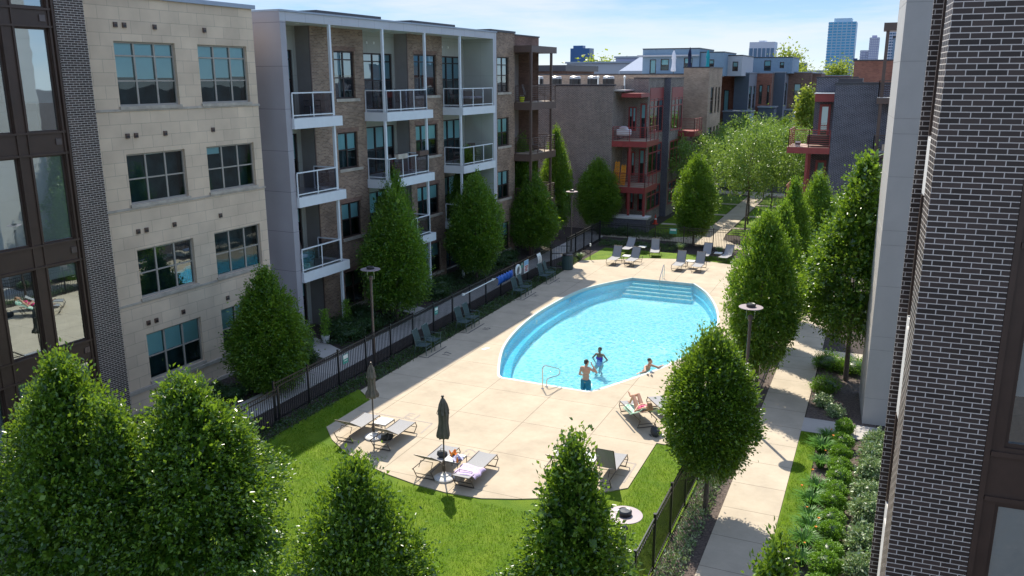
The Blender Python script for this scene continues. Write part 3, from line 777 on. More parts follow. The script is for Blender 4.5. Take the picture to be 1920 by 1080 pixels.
# recess back walls with doors and windows
for (a, b__, wa, wb) in ((8.78, 11.67, 9.3, 11.4), (15.61, 19.45, 16.70, 19.20), (23.01, 26.88, 24.1, 26.5)):
    hs_ = [(wa, wb, z0_, z1_) for z0_, z1_ in ((9.75, 12.5), (6.5, 8.9), (3.25, 5.6), (.05, 2.3))]
    mb = MB(face_px(BV)); facade(mb, a, b__, -.02, 13.5, hs_, 'panel_sage', depth=.1); mb.build('recess_wall', bm)
    for i, h_ in enumerate(hs_):
        window(bm, face_px(BV), *h_, cols=3, rails=(h_[2]+(h_[3]-h_[2])*.52,)+((12.1,) if i == 0 else ()), frame='dark_frame', d=.05, fw=.07, blinds=[[.45, .5, .45], [.5, .45, .5], [.5, .5, .3], [.4, .3, .4]][i], glass='glass' if i else 'glass_mirror')
for (uu) in (17.0, 17.6, 24.3, 25.0):
    mb = MB(face_px(BV)); mb.box((uu-.05, -.04, 12.93), (uu+.05, -.001, 13.05), 'white_plastic'); mb.build('vent_cover', bm)
def railing(par, pts, z0_, h=1.02, mt='white_metal', step=1.25, infill='rail_glass'):
    """post and rail guard with glass or bars between, along plan points"""
    for (p, q) in zip(pts[:-1], pts[1:]):
        p = Vector((*p, 0)); q = Vector((*q, 0)); L_ = (q-p).length; nn = max(1, round(L_/step))
        mb = MB(); up = Vector((0, 0, 1))
        mb.beam(p+up*(z0_+h), q+up*(z0_+h), .05, mt, h=.05)
        if infill == 'rail_glass': mb.beam(p+up*(z0_+.12), q+up*(z0_+.12), .04, mt, h=.045)
        for i in range(nn+1):
            c_ = p+(q-p)*i/nn
            mb.beam(c_+up*z0_, c_+up*(z0_+h-.026), .045, mt)
        ro = mb.build('railing', par)
        if infill == 'rail_glass':
            gb = MB(); gb.quad([p+up*(z0_+.15), q+up*(z0_+.15), q+up*(z0_+h-.04), p+up*(z0_+h-.04)], infill); gb.build('glass_panel', ro)
        else:
            gb = MB()
            for k_ in range(1, 8): gb.beam(p+up*(z0_+h*k_/8), q+up*(z0_+h*k_/8), .022, infill)
            gb.build('rail_bars', ro)
    return
SL = ((9.27, 9.69), (6.03, 6.45), (2.80, 3.22))
for zi, (zb, zt) in enumerate(SL):
    for bi, (a, b__, vend) in enumerate(((8.785, 12.0, BV), (15.5, 19.72, PV+.001), (22.94, 26.87, PV+.001))):
        mb = MB()
        if bi == 0: mb.box((PV+.01, a, zb), (T+.12, b__, zt), 'white_metal'); mb.box((BV+.01, a, zb), (PV+.01, 11.66, zt), 'white_metal')
        elif bi == 1: mb.box((PV+.01, a, zb), (T+.12, b__, zt), 'white_metal'); mb.box((BV+.01, 15.62, zb), (PV+.01, 19.44, zt), 'white_metal')
        else: mb.box((PV+.01, a, zb), (T+.12, b__, zt), 'white_metal'); mb.box((BV+.01, 23.02, zb), (PV+.01, 26.87, zt), 'white_metal')
        mb.box((BV+.02, a+.2 if bi == 0 else a+.15, zt+.001), (T+.10, b__-.45, zt+.03), 'ac_metal')
        so = mb.build('balcony_slab', bm)
        if bi == 0: railing(bm, [(T+.06, a+.02), (T+.06, b__-.58)], zt, step=1.3); railing(bm, [(T+.06, b__-.56), (PV+.02, b__-.56)], zt, step=1.2)
        elif bi == 1: railing(bm, [(PV+.05, a+.07), (T+.06, a+.07), (T+.06, b__-.55), (PV+.05, b__-.55)], zt, step=1.05)
        else: railing(bm, [(PV+.05, a+.07), (T+.06, a+.07), (T+.06, b__-.25)], zt, step=1.05)
for uu in (11.57, 15.53, 19.28, 22.94):
    mb = MB()
    segs = [(-.02, 2.80), (3.22, 6.03), (6.45, 9.27), (9.69, 13.5)]
    for z0_, z1_ in segs: mb.box((T-.10, uu-.055, z0_), (T+.01, uu+.055, z1_), 'white_metal')
    mb.build('column', bm)

# ------------------------------------------------------------------ left: brick end with brown corner balconies
be = thing('apartment_building', 'brick end building with brown steel corner balconies past the white ones', 'building', L_LOC, L_ROT)
hs_ = [(28.12, 29.72, z0_, z1_) for z0_, z1_ in ((10.42, 12.52), (7.14, 8.88), (3.85, 5.6), (.5, 2.3))]
mb = MB(face_px(0)); facade(mb, 27.31, 30.55, -.02, 13.95, hs_, 'tan_brick', depth=.14)
mb.quad([(30.55, 0, 0), (30.55, 2.2, 0), (30.55, 2.2, 12.8), (30.55, 0, 12.8)], 'panel_warm'); mb.build('wall', be)
for i, h_ in enumerate(hs_):
    window(be, face_px(0), *h_, cols=2, rails=(h_[2]+(h_[3]-h_[2])*.48,)+((12.05,) if i == 0 else ()), frame='dark_frame', d=.08, fw=.07, blinds=[.5, .5], glass='glass' if i else 'glass_mirror')
    mb = MB(face_px(0)); mb.box((28.05, -.07, h_[2]-.14), (29.95, -.001, h_[2]-.002), 'limestone_trim'); mb.build('sill', be)
mb = MB(); mb.box((-5, 27.2, 13.95), (.05, 30.6, 14.08), 'coping_dark'); mb.build('coping', be)
mb = MB(face_px(-.02)); facade(mb, 30.57, 34.3, 13.25, 13.85, [], 'brown_brick')
mb.quad([(34.3, 0, 0), (34.3, 6, 0), (34.3, 6, 13.85), (34.3, 0, 13.85)], 'brown_brick'); mb.build('parapet', be)
mb = MB(); mb.box((-6, 30.62, 13.85), (.03, 34.35, 13.93), 'coping_dark'); mb.build('coping', be)
hs_ = [(30.9, 32.9, z0_, z1_) for z0_, z1_ in ((9.8, 12.4), (6.6, 9.0), (3.3, 5.7), (.1, 2.4))]
mb = MB(face_px(-1.5)); facade(mb, 30.56, 34.3, -.02, 12.8, hs_, 'panel_warm'); mb.build('recess_wall', be)
for h_ in hs_: window(be, face_px(-1.5), *h_, cols=3, rails=(h_[2]+(h_[3]-h_[2])*.45, h_[3]-.4), frame='dark_frame', d=.05, fw=.06, blinds=[.3, .5, .4], glass='glass_mirror')
for i, (zb, zt) in enumerate(((12.83, 13.23), (9.30, 9.76), (6.08, 6.52), (2.86, 3.28))):
    mb = MB(); mb.box((-1.48, 30.45+.11, zb), (-.001, 34.45, zt), 'brown_metal'); mb.box((.001, 30.45, zb), (1.22, 34.45, zt), 'brown_metal'); mb.build('balcony_slab' if i else 'balcony_roof', be)
    if i:
        mb = MB(); mb.box((.05, 30.6, zt+.001), (1.15, 34.3, zt+.03), 'pale_wood'); mb.build('decking', be)
        railing(be, [(.1, 30.52), (1.16, 30.52), (1.16, 33.75), (1.16, 34.38), (-.1, 34.38)], zt, mt='brown_metal', infill='brown_metal', step=1.0)
for (v_, u_) in ((1.14, 30.53), (1.14, 33.72)):
    mb = MB(); mb.box((v_-.07, u_-.07, -.02), (v_+.07, u_+.07, 13.0), 'brown_metal'); mb.build('column', be)

# ------------------------------------------------------------------ right: black brick pier, bronze bays, concrete tower
br = thing('apartment_building', 'black brick building with bronze windows filling the right edge', 'building', (0, 0, 0), R_ROT)
XB, YB = 1.255, 11.10           # west face and south face of the pier, in the building's own axes
mb = MB(face_ny(YB)); facade(mb, XB, 2.20, -.02, 17, [], 'black_brick'); mb.build('brick_pier', br)
mb = MB(face_nx(XB)); facade(mb, YB, YB+.62, -.02, 17, [], 'black_brick'); mb.quad([(YB+.62, 0, 0), (YB+.62, .2, 0), (YB+.62, .2, 17), (YB+.62, 0, 17)], 'black_brick'); mb.build('pier_return', br)
rows_ = [(10.9, 14.6), (7.55, 9.85), (4.35, 6.65), (1.1, 3.4)]
holes = [(a, a+1.25, z0_, z1_) for a in (2.42, 3.95, 5.5) for z0_, z1_ in ((6.82, 9.3), (3.6, 6.05), (10.05, 12.5), (.4, 2.85))]
mb = MB(face_ny(YB+.05)); facade(mb, 2.205, 7.2, -.02, 17, holes, 'bronze', depth=.12); mb.build('bronze_cladding', br)
mb = MB(face_ny(YB+.05)); mb.box((2.205, -.05, 0), (2.27, -.002, 17), 'bronze')
for zt in (6.74, 6.13, 3.52, 2.93, 9.38, 9.97): mb.box((2.28, -.045, zt-.03), (7.2, -.002, zt+.03), 'bronze')
mb.build('trim', br)
for h_ in holes[:4]:
    window(br, face_ny(YB+.05), *h_, cols=1, frame='bronze', d=.05, fw=.05, blinds=[.74 if h_[2] > 6 else .8], glass='glass_bay', room=1.2)
# courtyard side: one recessed bronze bay with pale spandrels, seen edge on
XF = XB+.16
bands = [(9.72, 10.50), (6.45, 7.95), (3.0, 5.0)]
mb = MB(face_nx(XF))
hl = [(YB+.70, 13.12, z0_, z1_) for z0_, z1_ in ((10.55, 14.6), (7.98, 9.70), (5.05, 6.42), (.6, 2.95))]
facade(mb, YB+.62, 13.2, -.02, 17, hl, 'bronze', depth=.10); mb.build('bronze_cladding', br)
for i, h_ in enumerate(hl): window(br, face_nx(XF), *h_, cols=2, frame='bronze', d=.02, fw=.05, blinds=[.4, .7], glass='glass_mirror')
for zb, zt in bands:
    mb = MB(face_nx(XF)); mb.box((YB+.64, -.06, zb), (13.0, -.001, zt), 'base_stone'); mb.box((YB+.64, -.12, zt-.05), (12.35, -.061, zt), 'base_stone'); mb.build('spandrel', br)
for yy, dd in ((11.80, .13), (12.1, .10), (12.45, .07), (12.9, .07)):
    for z0_, z1_ in ((10.52, 17), (7.97, 9.70), (5.02, 6.43), (.5, 2.98)):
        mb = MB(face_nx(XF)); mb.box((yy-.035, -dd, z0_), (yy+.035, -.001, z1_), 'bronze'); mb.build('mullion', br)
mb = MB(); mb.box((XB, 13.2, -.02), (XB+.25, 13.24, 17), 'black_brick'); mb.box((XB+.25, 13.2, -.02), (8, 13.3, 17), 'bronze'); mb.build('far_jamb', br)

bt = thing('apartment_building', 'tall narrow concrete panel tower end behind the right brick building', 'building', (.16, 28.8, 0), R_ROT)
zs_ = [-.02, .91, 2.60, 3.06, 4.75, 6.10, 6.57, 8.27, 9.59, 10.05, 11.75, 13.45, 15.2, 17.0]
for i in range(len(zs_)-1):
    mb = MB(); mb.box((0, 0, zs_[i]+.006), (8, 3.0, zs_[i+1]-.006), 'panel_conc'); mb.build('panel', bt)
mb = MB(); mb.box((.006, .006, 0), (7.98, 2.98, 17), 'panel_warm'); mb.build('core', bt)

# ------------------------------------------------------------------ grey brick townhouse with red balconies (centre left)
bg = thing('townhouse', 'grey brick townhouse with red steel balconies and a blank side wall', 'townhouse', (0, 0, 0))
mb = MB(face_ny(61.0)); facade(mb, -42, -18.73, -.02, 10.68, [], 'grey_brick')
mb.build('side_wall', bg)
mb = MB(face_px(-18.73)); facade(mb, 61.0, 64.0, -.02, 10.68, [], 'grey_brick'); mb.build('notch_wall', bg)
mb = MB(); mb.box((-42, 60.96, 10.68), (-18.6, 61.35, 10.80), 'coping_dark'); mb.build('coping', bg)
mb = MB(); mb.box((-42, 61.3, 10.3), (-18.0, 85, 10.4), 'roof'); mb.build('roof', bg)
doors = [(-18.15, -17.6), (-17.42, -16.97)]
hs_ = [(-18.35, -17.72, 7.3, 9.1), (-17.42, -16.95, 6.65, 9.35), (-18.35, -17.72, 3.9, 5.7), (-17.42, -16.95, 3.25, 5.9), (-18.35, -17.72, 1.2, 2.6), (-17.42, -16.95, 1.1, 2.65)]
mb = MB(face_ny(64.0)); facade(mb, -18.729, -16.85, -.02, 11.2, hs_, 'grey_brick', depth=.1); mb.build('front_wall', bg)
for i, h_ in enumerate(hs_):
    window(bg, face_ny(64.0), *h_, cols=2 if i % 2 == 0 else 1, frame='red_metal', d=-.02, fw=.10, blinds=[.4, .6], name='window' if i % 2 == 0 else 'door')
def bay(par, X_, y0_, y1_, zb, zt, brick, split=3):
    hh = [(y0_+.5, y1_-.2, z0_, z1_) for z0_, z1_ in ((7.0, 10.5), (3.75, 6.2), (.9, 2.8))]
    mb = MB(face_px(X_)); facade(mb, y0_, y1_, zb, zt, hh, brick, depth=.10); mb.build('wall', par)
    for h_ in hh: window(par, face_px(X_), *h_, cols=split, rails=(h_[3]-.95, h_[3]-1.45) if h_[3] > 9 else (h_[3]-.7,), frame='red_metal', d=-.03, fw=.12, glass='glass_mirror', blinds=[0, 0, .4])
    mb = MB(face_px(X_)); mb.box((y0_+.62, -.035, 9.65), (y1_-.32, .0, 10.4), 'red_metal'); mb.build('spandrel', par)
bay(bg, -16.85, 64.0, 68.9, -.02, 11.2, 'grey_brick')
mb = MB(face_ny(68.9)); facade(mb, -16.85, -16.32, -.02, 11.2, [], 'navy_brick'); mb.build('step_wall', bg)
bay(bg, -16.32, 68.9, 73.6, -.02, 11.2, 'grey_brick')
mb = MB(); mb.box((-18.0, 63.96, 11.2), (-16.80, 68.86, 11.28), 'coping_dark'); mb.box((-18.0, 68.86, 11.2), (-16.27, 73.6, 11.28), 'coping_dark'); mb.build('parapet_coping', bg)
mb = MB(); mb.box((-18.0, 64.05, 10.45), (-17.9, 73.5, 11.2), 'grey_brick'); mb.build('parapet_back', bg)
for i, (zb, zt) in enumerate(((6.28, 6.70), (2.87, 3.30))):
    mb = MB(); mb.box((-18.72, 61.0, zb), (-16.05, 64.6, zt), 'red_metal'); mb.box((-18.65, 61.1, zt+.001), (-16.1, 63.99, zt+.03), 'pale_wood'); mb.build('balcony_slab', bg)
    railing(bg, [(-18.66, 61.06), (-16.10, 61.06), (-16.10, 64.5)], zt, h=1.03, mt='red_metal', infill='red_metal', step=1.25)
mb = MB(); mb.box((-18.25, 61.6, 9.85), (-16.75, 63.99, 10.15), 'red_metal'); mb.build('canopy', bg)
for (x_, z0_, z1_) in ((-17.35, 3.3, 6.28), (-17.35, 1.1, 2.87), (-16.15, 1.1, 2.87)):
    mb = MB(); mb.box((x_-.08, 61.1, z0_), (x_+.08, 61.26, z1_), 'red_metal'); mb.build('column', bg)
mb = MB(); mb.box((-18.7, 60.5, -.02), (-15.75, 61.6, 1.02), 'navy_brick'); mb.build('planter_wall', bg)
mb = MB(); mb.box((-18.75, 60.42, 1.02), (-15.67, 61.68, 1.16), 'base_stone'); mb.build('planter_cap', bg)
# second balcony beyond
mb = MB(); mb.box((-16.31, 72.2, 6.4), (-14.9, 75.4, 6.85), 'red_metal'); mb.build('balcony_slab', bg)
railing(bg, [(-16.2, 72.25), (-14.95, 72.25), (-14.95, 75.3)], 6.85, mt='red_metal', infill='red_metal', step=1.0)
mb = MB(); mb.box((-15.3, 72.3, 0), (-15.15, 72.45, 6.4), 'brown_metal'); mb.build('column', bg)

# condensers on its roof
ac = thing('air_conditioner', 'round condenser, leftmost on the grey townhouse roof', 'air conditioner', (-28.6, 66.5, 10.4), group='rooftop condensers')
mb = MB(); mb.lathe([(.45, 0), (.45, .86), (.41, .90), (.44, .94), (.32, 1.0), (.0, 1.0)], 'ac_metal', 18); mb.build('casing', ac)
mb = MB(); mb.lathe([(.455, .12), (.465, .12), (.465, .78), (.455, .78)], 'black_metal', 18, cap=False); mb.build('coil_guard', ac)
for i, (x_, lab) in enumerate(((-26.9, 'second'), (-25.2, 'third'), (-23.5, 'fourth'), (-21.9, 'fifth'), (-20.55, 'sixth'))):
    dup(ac, f'round condenser, {lab} from the left on the grey townhouse roof', (x_, 66.5-.2*i, 10.4))
vp = thing('vent_pipe', 'white vent pipe between the last condensers on the grey townhouse roof', 'vent pipe', (-21.2, 65, 10.4), group='rooftop vent pipes')
mb = MB(); mb.lathe([(.06, 0), (.06, .85)], 'white_plastic', 10); mb.build('pipe', vp)
mb = MB(); mb.lathe([(.10, .85), (.10, .98), (.03, 1.02)], 'white_plastic', 10); mb.build('cap', vp)
dup(vp, 'white vent pipe by the stepped parapet of the grey townhouse roof', (-18.75, 64, 10.4))
dup(vp, 'white vent pipe left of all condensers on the grey townhouse roof', (-25.9, 64.2, 10.4))

# ------------------------------------------------------------------ tan brick house and terrace houses beyond
bh = thing('townhouse', 'pale tan brick house with dark windows beyond the red balconies', 'townhouse', (0, 0, 0))
mb = MB(face_ny(78.0)); facade(mb, -45, -17.35, 8, 11.52, [], 'tan_brick_far'); facade(mb, -17.34, -15.05, -.02, 12.1, [], 'tan_brick_far'); mb.build('front_wall', bh)
hs_ = [(79.2, 80.6, 8.0, 10.4), (81.4, 82.2, 8.0, 10.4), (82.9, 83.8, 8.0, 10.4), (79.2, 80.6, 3.5, 6.8), (81.4, 82.2, 3.5, 6.8), (82.9, 83.8, 3.5, 6.8)]
mb = MB(face_px(-15.05)); facade(mb, 78, 84.5, -.02, 12.1, hs_, 'tan_brick_far', depth=.12); mb.build('side_wall', bh)
for h_ in hs_: window(bh, face_px(-15.05), *h_, cols=1, rails=((h_[2]+h_[3])/2,), frame='dark_frame', d=.06, fw=.09, blinds=[.4], glass='glass_mirror')
mb = MB(); mb.box((-17.4, 77.96, 12.1), (-15.0, 84.5, 12.2), 'coping_dark'); mb.box((-45, 77.96, 11.52), (-17.4, 78.3, 11.62), 'coping_dark'); mb.build('coping', bh)
mb = MB(); mb.box((-45, 78.3, 11.3), (-17.4, 100, 11.4), 'roof'); mb.box((-17.35, 78.1, 11.7), (-15.1, 84.4, 11.8), 'roof'); mb.build('roof', bh)

# penthouses on the roof
def penthouse(label, x0, x1, y0_, y1_, z0_, z1_, wl, ov, wins_=(), doors_=(), roofc='coping_dark', drop=.3):
    t = thing('penthouse', label, 'penthouse', (0, 0, 0))
    mb = MB(face_ny(y0_)); hh = list(wins_)+list(doors_); facade(mb, x0, x1, z0_, z1_, hh, wl, depth=.1)
    mb.quad([(x1, 0, z0_), (x1, y1_-y0_, z0_), (x1, y1_-y0_, z1_), (x1, 0, z1_)], wl); mb.quad([(x0, 0, z0_), (x0, y1_-y0_, z0_), (x0, y1_-y0_, z1_), (x0, 0, z1_)], wl)
    mb.build('wall', t)
    for h_ in wins_: window(t, face_ny(y0_), *h_, cols=1, rails=((h_[2]*.6+h_[3]*.4),), frame='dark_frame', d=.04, fw=.09, blinds=[.5])
    for h_ in doors_: window(t, face_ny(y0_), *h_, cols=1, frame='dark_frame', d=.04, fw=.09, blinds=[.9], name='door')
    mb = MB(); mb.box((x0-.03, y0_-.05, z1_), (x1+.05, y1_, z1_+.10), roofc); mb.build('roof', t)
    if ov:
        mb = MB(); mb.box((x0-ov, y0_-ov, z1_-.75), (x1+.05, y0_-.001, z1_-.60), 'white_wall'); mb.build('awning', t)
    return t
penthouse('white and blue rooftop penthouse with a front awning, leftmost on the skyline roof', -25.0, -18.9, 92, 100, 11.4, 14.2, 'blue_wall', .5, [(-23.0, -22.1, 12.0, 13.2), (-20.5, -19.6, 12.2, 13.3)], [(-24.2, -23.5, 11.6, 13.15)])
penthouse('pale blue rooftop penthouse, second from the left behind the teal umbrella', -18.85, -16.4, 92.5, 100, 11.4, 13.8, 'blue_wall', 0, [(-18.0, -17.4, 12.3, 13.1)])
penthouse('low white rooftop penthouse, third from the left', -16.6, -14.9, 95, 103, 11.4, 13.5, 'white_wall', 0, [(-15.9, -15.3, 11.9, 12.9)])
penthouse('wide light blue rooftop penthouse in front of the short tower', -17.1, -11.0, 107, 115, 11.7, 13.5, 'blue_wall', 0, [(-16.5, -15.8, 12.0, 13.1), (-14.2, -13.4, 12.0, 13.2), (-12.4, -11.9, 12.3, 13.0)])
hs_t = [(-27.0, -25.0, 11.6), (-23, -20, 11.6)]
def closed_umbrella(name, label, loc, h, z0c, mt, w=.17, group=None, base=True, pole='lounger_frame', flare=1.0, seed=0):
    t = thing(name, label, 'umbrella', loc, seed*1.3, group)
    mb = MB(); mb.lathe([(.022, .05), (.022, h)], pole, 10); mb.lathe([(.03, h), (.045, h+.03), (.03, h+.07), (.0, h+.08)], pole, 10); mb.build('pole', t)
    r_ = random.Random(seed+3)
    ph = [r_.uniform(0, 6.28) for _ in range(4)]
    def fn(a, z_): return 1+.20*math.cos(8*a+ph[0])+.10*math.cos(5*a+ph[1]+z_*3)+.08*math.cos(3*a+ph[2]-z_*2)
    H_ = h-z0c
    prof = [(w*.9*flare, z0c-.02), (w*1.02*flare, z0c+H_*.03), (w*1.0*flare, z0c+H_*.10), (w*.82, z0c+H_*.22), (w*.72, z0c+H_*.36), (w*.74, z0c+H_*.5), (w*.78, z0c+H_*.62), (w*.80, z0c+H_*.70), (w*.62, z0c+H_*.84), (w*.3, z0c+H_*.96), (w*.12, h-.005)]
    mb = MB(); mb.lathe(prof, mt, 48, fn=fn)
    mb.build('canopy', t, smooth=True)
    mb = MB()
    for k_ in range(8):
        a = k_*math.pi/4+.2
        r0 = w*.62; mb.beam((math.cos(a)*r0, math.sin(a)*r0, z0c+H_*.78), (math.cos(a)*w*1.05, math.sin(a)*w*1.05, z0c+H_*.60), .075, mt, h=.012)
    mb.build('vent_flap', t)
    if base:
        mb = MB(); mb.lathe([(.30, .0), (.31, .05), (.27, .075), (.25, .075), (.14, .10), (.12, .13), (.05, .14), (.05, .20), (.0, .20)], 'base_stone', 32); mb.build('base', t, smooth=False)
        mb = MB(); mb.lathe([(.035, .14), (.035, .42)], pole, 10); mb.build('sleeve', t)
    return t
closed_umbrella('patio_umbrella', 'closed white umbrella on the roof terrace', (-21.0, 89.5, 11.4), 2.6, 0.5, 'white_canvas', .22, 'umbrellas on the roof terraces', True, seed=4)
closed_umbrella('patio_umbrella', 'closed navy umbrella on the roof terrace', (-18.7, 86.5, 11.75), 2.35, .4, 'navy_canvas', .18, 'umbrellas on the roof terraces', True, seed=5)
closed_umbrella('patio_umbrella', 'closed teal umbrella on the roof terrace', (-17.2, 88.0, 11.6), 2.35, .4, 'teal_canvas', .18, 'umbrellas on the roof terraces', True, seed=6)

# terrace row beyond the trees: stepped fronts, each its own house
def rowhouse(label, x0, x1, y0_, brick, ext, zt, front_w=(), side_w=(), side='navy_brick', proj=None):
    t = thing('townhouse', label, 'townhouse', (0, 0, 0))
    mb = MB(face_ny(y0_)); facade(mb, x0, x1, -.02, zt, list(front_w), brick, depth=.1); mb.build('front_wall', t)
    mb = MB(face_px(x1)); facade(mb, y0_, y0_+6, -.02, zt, list(side_w), side, depth=.1); mb.build('side_wall', t)
    for h_ in front_w: window(t, face_ny(y0_), *h_, cols=1, rails=(h_[2]+(h_[3]-h_[2])*.45,), frame='dark_frame', d=.05, fw=.09, blinds=[.35])
    for h_ in side_w: window(t, face_px(x1), *h_, cols=1, rails=(h_[2]+(h_[3]-h_[2])*.45,), frame='dark_frame', d=.05, fw=.09, blinds=[.35])
    mb = MB(); mb.box((x0-.02, y0_-.04, zt), (x1+.05, y0_+6, zt+.10), 'coping'); mb.build('coping', t)
    if proj:
        a, b__, dd, z_, mt, mt2 = proj
        mb = MB(); mb.box((a, y0_-dd, -.02), (b__, y0_-.001, z_), mt); mb.build('porch', t)
        mb = MB(); mb.box((b__+.001, y0_-dd+.02, -.02), (b__+.14, y0_-.003, z_-.1), mt2); mb.build('porch_side', t)
        mb = MB(); mb.box((a-.1, y0_-dd-.12, z_), (b__+.3, y0_, z_+.14), 'coping'); mb.build('porch_roof', t)
    return t
rowhouse('red brown brick row house with a dark tall recess, first past the tan house', -18.2, -16.1, 99.0, 'red_brick', None, 11.6, [(-17.35, -16.75, 3.5, 9.9)], side='brown_brick')
rowhouse('slate blue fronted row house with a glazed side bay', -16.08, -14.5, 98.0, 'slate_wall', None, 11.7, side='slate_pale', side_w=[(98.6, 100.5, 7.8, 10.3), (101.5, 103.2, 7.8, 10.3)], proj=(-16.6, -13.9, 3.0, 7.6, 'slate_wall', 'blue_wall'))
rowhouse('reddish brick row house with tall narrow windows left of the second blue front', -14.5, -12.8, 104.0, 'red_brick', None, 11.7, [(-14.2, -13.8, 8.2, 10.4), (-13.3, -13.0, 8.2, 10.4)], side='brown_brick', proj=(-13.8, -12.2, 2.5, 7.9, 'slate_wall', 'slate_wall'))
rowhouse('dark blue fronted row house in the middle of the far row', -12.9, -11.6, 106.0, 'slate_wall', None, 11.8, side='slate_pale', side_w=[(107, 109, 8.0, 10.6)])
rowhouse('brown brick row house with a white paned window, right of the middle', -11.7, -9.0, 110.0, 'brown_brick', None, 11.8, [(-10.9, -10.1, 8.2, 10.5)], side='brown_brick', proj=(-11.7, -10.6, 2.0, 7.4, 'slate_wall', 'blue_wall'))
rowhouse('dark brown brick row house near the end of the far row', -9.1, -8.0, 112.0, 'brown_brick', None, 11.7, side='brown_brick')
rowhouse('red brick row house with yellow framed windows at the far row end', -9.0, -5.2, 122.0, 'red_brick', None, 11.4, [(-8.7, -7.8, 8.2, 9.9), (-7.6, -6.9, 8.2, 9.9)], side='red_brick')

# ------------------------------------------------------------------ right back: dark blue brick townhouse with a red balcony
bn = thing('townhouse', 'dark blue brick townhouse with a red corner balcony and glass door', 'townhouse', (0, 0, 0))
mb = MB(face_ny(57.0)); facade(mb, -3.2, 3.0, -.02, 10.85, [], 'navy_brick'); mb.build('side_wall', bn)
mb = MB(face_nx(-3.2)); facade(mb, 57, 60, -.02, 10.85, [], 'navy_brick'); mb.build('notch_wall', bn)
hs_ = [(-4.22, -3.52, 6.9, 9.55), (-4.2, -3.5, 3.3, 5.9)]
mb = MB(face_ny(60.0)); facade(mb, -4.55, -3.2, -.02, 11.22, hs_, 'navy_brick'); mb.build('front_wall', bn)
for h_ in hs_: window(bn, face_ny(60.0), *h_, cols=1, frame='red_metal', d=-.03, fw=.16, blinds=[.45], name='door', glass='glass_mirror')
mb = MB(face_nx(-4.55)); facade(mb, 60, 68, -.02, 11.22, [], 'navy_brick'); mb.build('court_wall', bn)
mb = MB(); mb.box((-3.25, 56.95, 10.85), (3, 57.3, 10.97), 'coping_dark'); mb.box((-4.6, 59.95, 11.22), (-2.0, 60.3, 11.3), 'coping_dark'); mb.build('coping', bn)
mb = MB(); mb.box((-3.1, 57.3, 10.4), (3, 72, 10.5), 'roof'); mb.build('roof', bn)
mb = MB(); mb.box((-3.2, 59.96, 10.5), (-1.75, 62, 11.2), 'coping_dark'); mb.build('roof_upstand', bn)
mb = MB(); mb.box((-4.45, 58.4, 9.75), (-3.21, 59.99, 10.25), 'red_metal'); mb.build('canopy', bn)
mb = MB(); mb.box((-4.5, 58.3, 10.25), (-3.21, 59.95, 10.29), 'white_metal'); mb.build('canopy_top', bn)
mb = MB(); mb.box((-5.80, 57.0, 6.55), (-3.21, 60.4, 6.92), 'red_metal'); mb.box((-5.75, 57.1, 6.92), (-3.25, 60.0, 6.95), 'pink_table'); mb.build('balcony_slab', bn)
railing(bn, [(-5.72, 60.3), (-5.72, 57.08), (-4.5, 57.08), (-3.26, 57.08)], 6.92, h=1.1, mt='red_metal', infill='red_metal', step=1.1)
for x_, y_ in ((-4.55, 57.15), (-4.55, 59.3)):
    mb = MB(); mb.box((x_-.08, y_, 0), (x_+.08, y_+.16, 6.55), 'red_metal'); mb.build('column', bn)
mb = MB(); mb.box((-5.8, 57.6, 3.0), (-4.7, 60.4, 3.35), 'red_metal'); mb.build('balcony_slab', bn)
railing(bn, [(-5.72, 60.3), (-5.72, 57.7), (-4.7, 57.7)], 3.35, mt='red_metal', infill='red_metal', step=1.0)
rw = thing('townhouse', 'red brick roof block with a pale blue box beyond the dark townhouse', 'townhouse', (0, 0, 0))
mb = MB(face_ny(74)); facade(mb, -2.9, 4, 5, 12.5, [], 'red_brick'); mb.build('wall', rw)
mb = MB(); mb.box((-2.95, 73.95, 12.5), (4, 76, 12.6), 'coping_dark'); mb.build('coping', rw)
mb = MB(); mb.box((-.25, 76.2, 12.0), (4, 80, 14.3), 'blue_wall'); mb.box((-.3, 76.1, 14.3), (4, 80, 14.45), 'coping_dark'); mb.build('roof_box', rw)
# brown balconies in front, right
bk = thing('balcony_tower', 'brown steel balcony stack beside the concrete tower, upper right', 'balcony', (0, 0, 0))
for i, (zb, zt) in enumerate(((13.9, 14.35), (9.72, 10.07), (6.55, 6.85), (3.4, 3.75))):
    mb = MB(); mb.box((-.75, 55.6, zb), (1.6, 56.9, zt), 'brown_metal'); mb.build('roof' if i == 0 else 'balcony_slab', bk)
    if i > 0:
        mb = MB(); mb.box((-.72, 55.65, zt), (1.6, 56.85, zt+.03), 'base_stone'); mb.build('decking', bk)
        railing(bk, [(-.68, 56.8), (-.68, 55.68), (1.5, 55.68)], zt, mt='brown_metal', infill='brown_metal', step=1.1)
mb = MB(); mb.box((-.60, 55.7, -.02), (-.42, 55.88, 13.9), 'brown_metal'); mb.build('column', bk)
pb = thing('planter_box', 'pale wooden planter box on the lower brown balcony at right', 'planter', (.35, 55.42, 6.95))
mb = MB(); mb.box((-.55, -.14, .05), (.55, .14, .42), 'pale_wood'); mb.build('box', pb)

